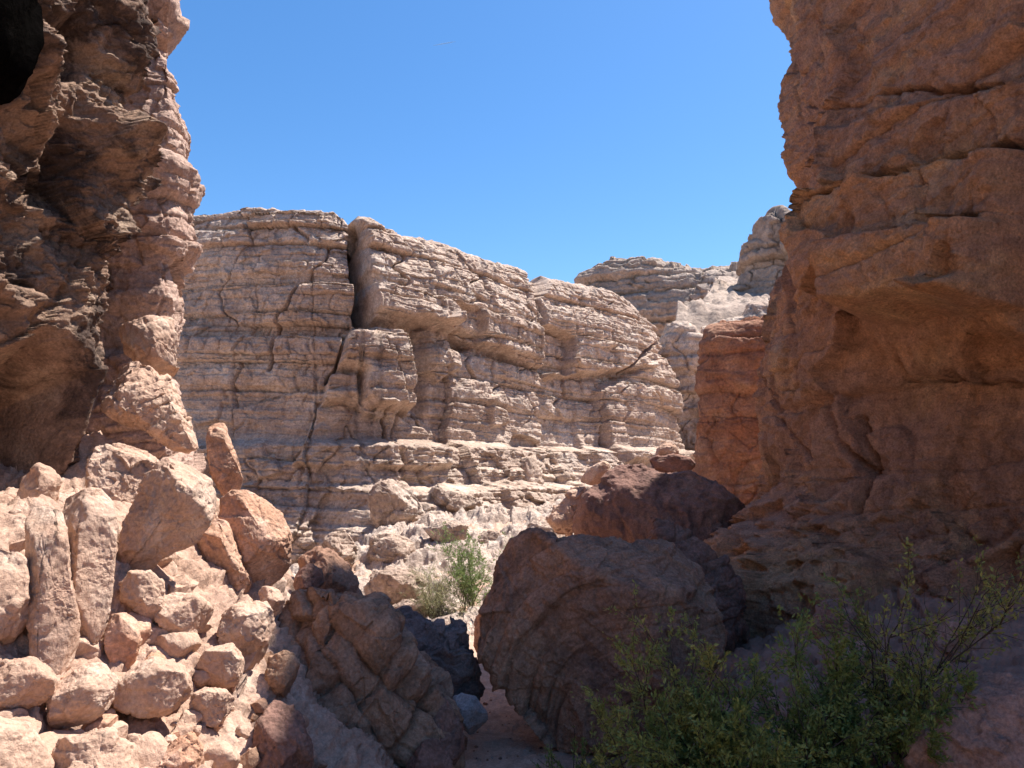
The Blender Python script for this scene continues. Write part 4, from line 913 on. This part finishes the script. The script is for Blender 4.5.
def shrub(base, h, spread, stems, leafn, leafs, leafm, label, seed, lean=(0, 0), levels=3, name='shrub', group=None, droop=0.0, lw=0.42, stem_r=0.008):
    rs = np.random.RandomState(seed)
    V, F = [], []; tips = []
    def grow(p, d, L, r, lev):
        n = 4
        for i in range(n):
            d = d + rs.normal(0, 0.16, 3) + np.array((0, 0, 0.05 - droop * (3 - lev))); d /= np.linalg.norm(d)
            q = p + d * L / n
            tube(V, F, p, q, r * (1 - 0.15 * i), r * (1 - 0.15 * (i + 1)))
            if lev <= 1: tips.append((p, q, d))
            p = q
            if lev > 0:
                for _ in range(rs.randint(1, 3)):
                    e = d + rs.normal(0, 0.55, 3); e /= np.linalg.norm(e)
                    grow(p, e, L * rs.uniform(0.4, 0.65), r * 0.5, lev - 1)
    for i in range(stems):
        an = rs.uniform(0, 6.28); d = np.array((math.cos(an) * spread + lean[0], math.sin(an) * spread + lean[1], 1.0)); d /= np.linalg.norm(d)
        grow(np.array((rs.normal(0, 0.05), rs.normal(0, 0.05), -0.05)), d, h * rs.uniform(0.45, 0.8), stem_r, levels - 1)
    root = bpy.data.objects.new(name, None); COL.objects.link(root); root.location = base; tag(root, label, 'shrub', group)
    obj('stem', mesh_from('stem', V, F, M['bark']), root)
    wt = rs.rand(len(tips)) ** 2.5 + 0.03
    T = rs.choice(len(tips), leafn, p=wt / wt.sum())
    A = np.array([t[0] for t in tips])[T]; Bq = np.array([t[1] for t in tips])[T]; D = np.array([t[2] for t in tips])[T]
    c = A + (Bq - A) * rs.rand(leafn, 1) + rs.normal(0, leafs * 0.35, (leafn, 3))
    ax = D + rs.normal(0, 0.8, (leafn, 3)); ax /= np.linalg.norm(ax, axis=1)[:, None]
    sd = np.cross(ax, rs.normal(size=(leafn, 3))); sd /= np.linalg.norm(sd, axis=1)[:, None]
    s = leafs * rs.uniform(0.6, 1.3, (leafn, 1))
    nn = np.cross(ax, sd)
    LV = np.stack([c, c + ax * s * 0.5 + sd * s * lw * 0.5 + nn * s * 0.08, c + ax * s, c + ax * s * 0.5 - sd * s * lw * 0.5 + nn * s * 0.08], 1).reshape(-1, 3)
    LF = np.arange(leafn * 4).reshape(-1, 4)
    obj('foliage', mesh_from('foliage', LV, LF, M[leafm], smooth=False), root)
    return root

def on_ground(px, y):
    x = ray(px, 640)[0] * y
    return (x, y, float(ground_h(np.array([x]), np.array([y]), False)[0]))

shrub(on_ground(665, 5.3), 1.4, 0.35, 8, 12000, 0.032, 'leaf_olive', 'airy yellow-green shrub in front of the huge layered boulder', 1, levels=3)
shrub(on_ground(735, 5.0), 0.95, 0.7, 20, 28000, 0.034, 'leaf_dark', 'dense dark green shrub at the bottom, between the two airy shrubs', 2, levels=3)
shrub(on_ground(810, 5.2), 0.8, 0.6, 12, 13000, 0.034, 'leaf_dark', 'dark green shrub right of the dense one at the foot of the bank', 5, levels=3)
shrub(on_ground(875, 5.1), 1.15, 0.7, 6, 9000, 0.034, 'leaf_dark', 'loose green shrub with bare dark branches, furthest right in front of the right wall', 3, levels=3, lean=(0.2, 0))
shrub(on_ground(890, 5.4), 1.55, 0.32, 5, 4200, 0.032, 'leaf_olive', 'tall airy shrub of thin stems reaching up the base of the right wall', 8, levels=3, lean=(0.1, 0.0), stem_r=0.010)
shrub(on_ground(590, 5.8), 0.6, 0.6, 12, 5000, 0.024, 'leaf_dark', 'low green tuft beside the path at the foot of the layered boulder', 4, levels=2)
shrub(on_ground(437, 14.3), 1.1, 0.45, 14, 5000, 0.06, 'leaf_straw', 'pale straw-green bush in the sun beyond the blue-grey boulder', 6, levels=3, lw=0.12, stem_r=0.006)
shrub(on_ground(466, 14.6), 1.6, 0.22, 9, 5500, 0.055, 'leaf_bright', 'bright green upright bush in the sun left of the huge layered boulder', 7, levels=3, lw=0.3, stem_r=0.008)

# ------------------------------------------------------------------ contrail
a, b = at(433, 45.5, 6000), at(456, 41.5, 6000)
V, F = [], []
for i in range(8):
    t0, t1 = i / 8, (i + 1) / 8
    tube(V, F, a + (b - a) * t0, a + (b - a) * t1, 1 + 4 * math.sin(math.pi * t0), 1 + 4 * math.sin(math.pi * t1), 8)
tag(obj('contrail', mesh_from('contrail', V, F, M['white'])), 'short thin white streak high in the blue sky', 'contrail')
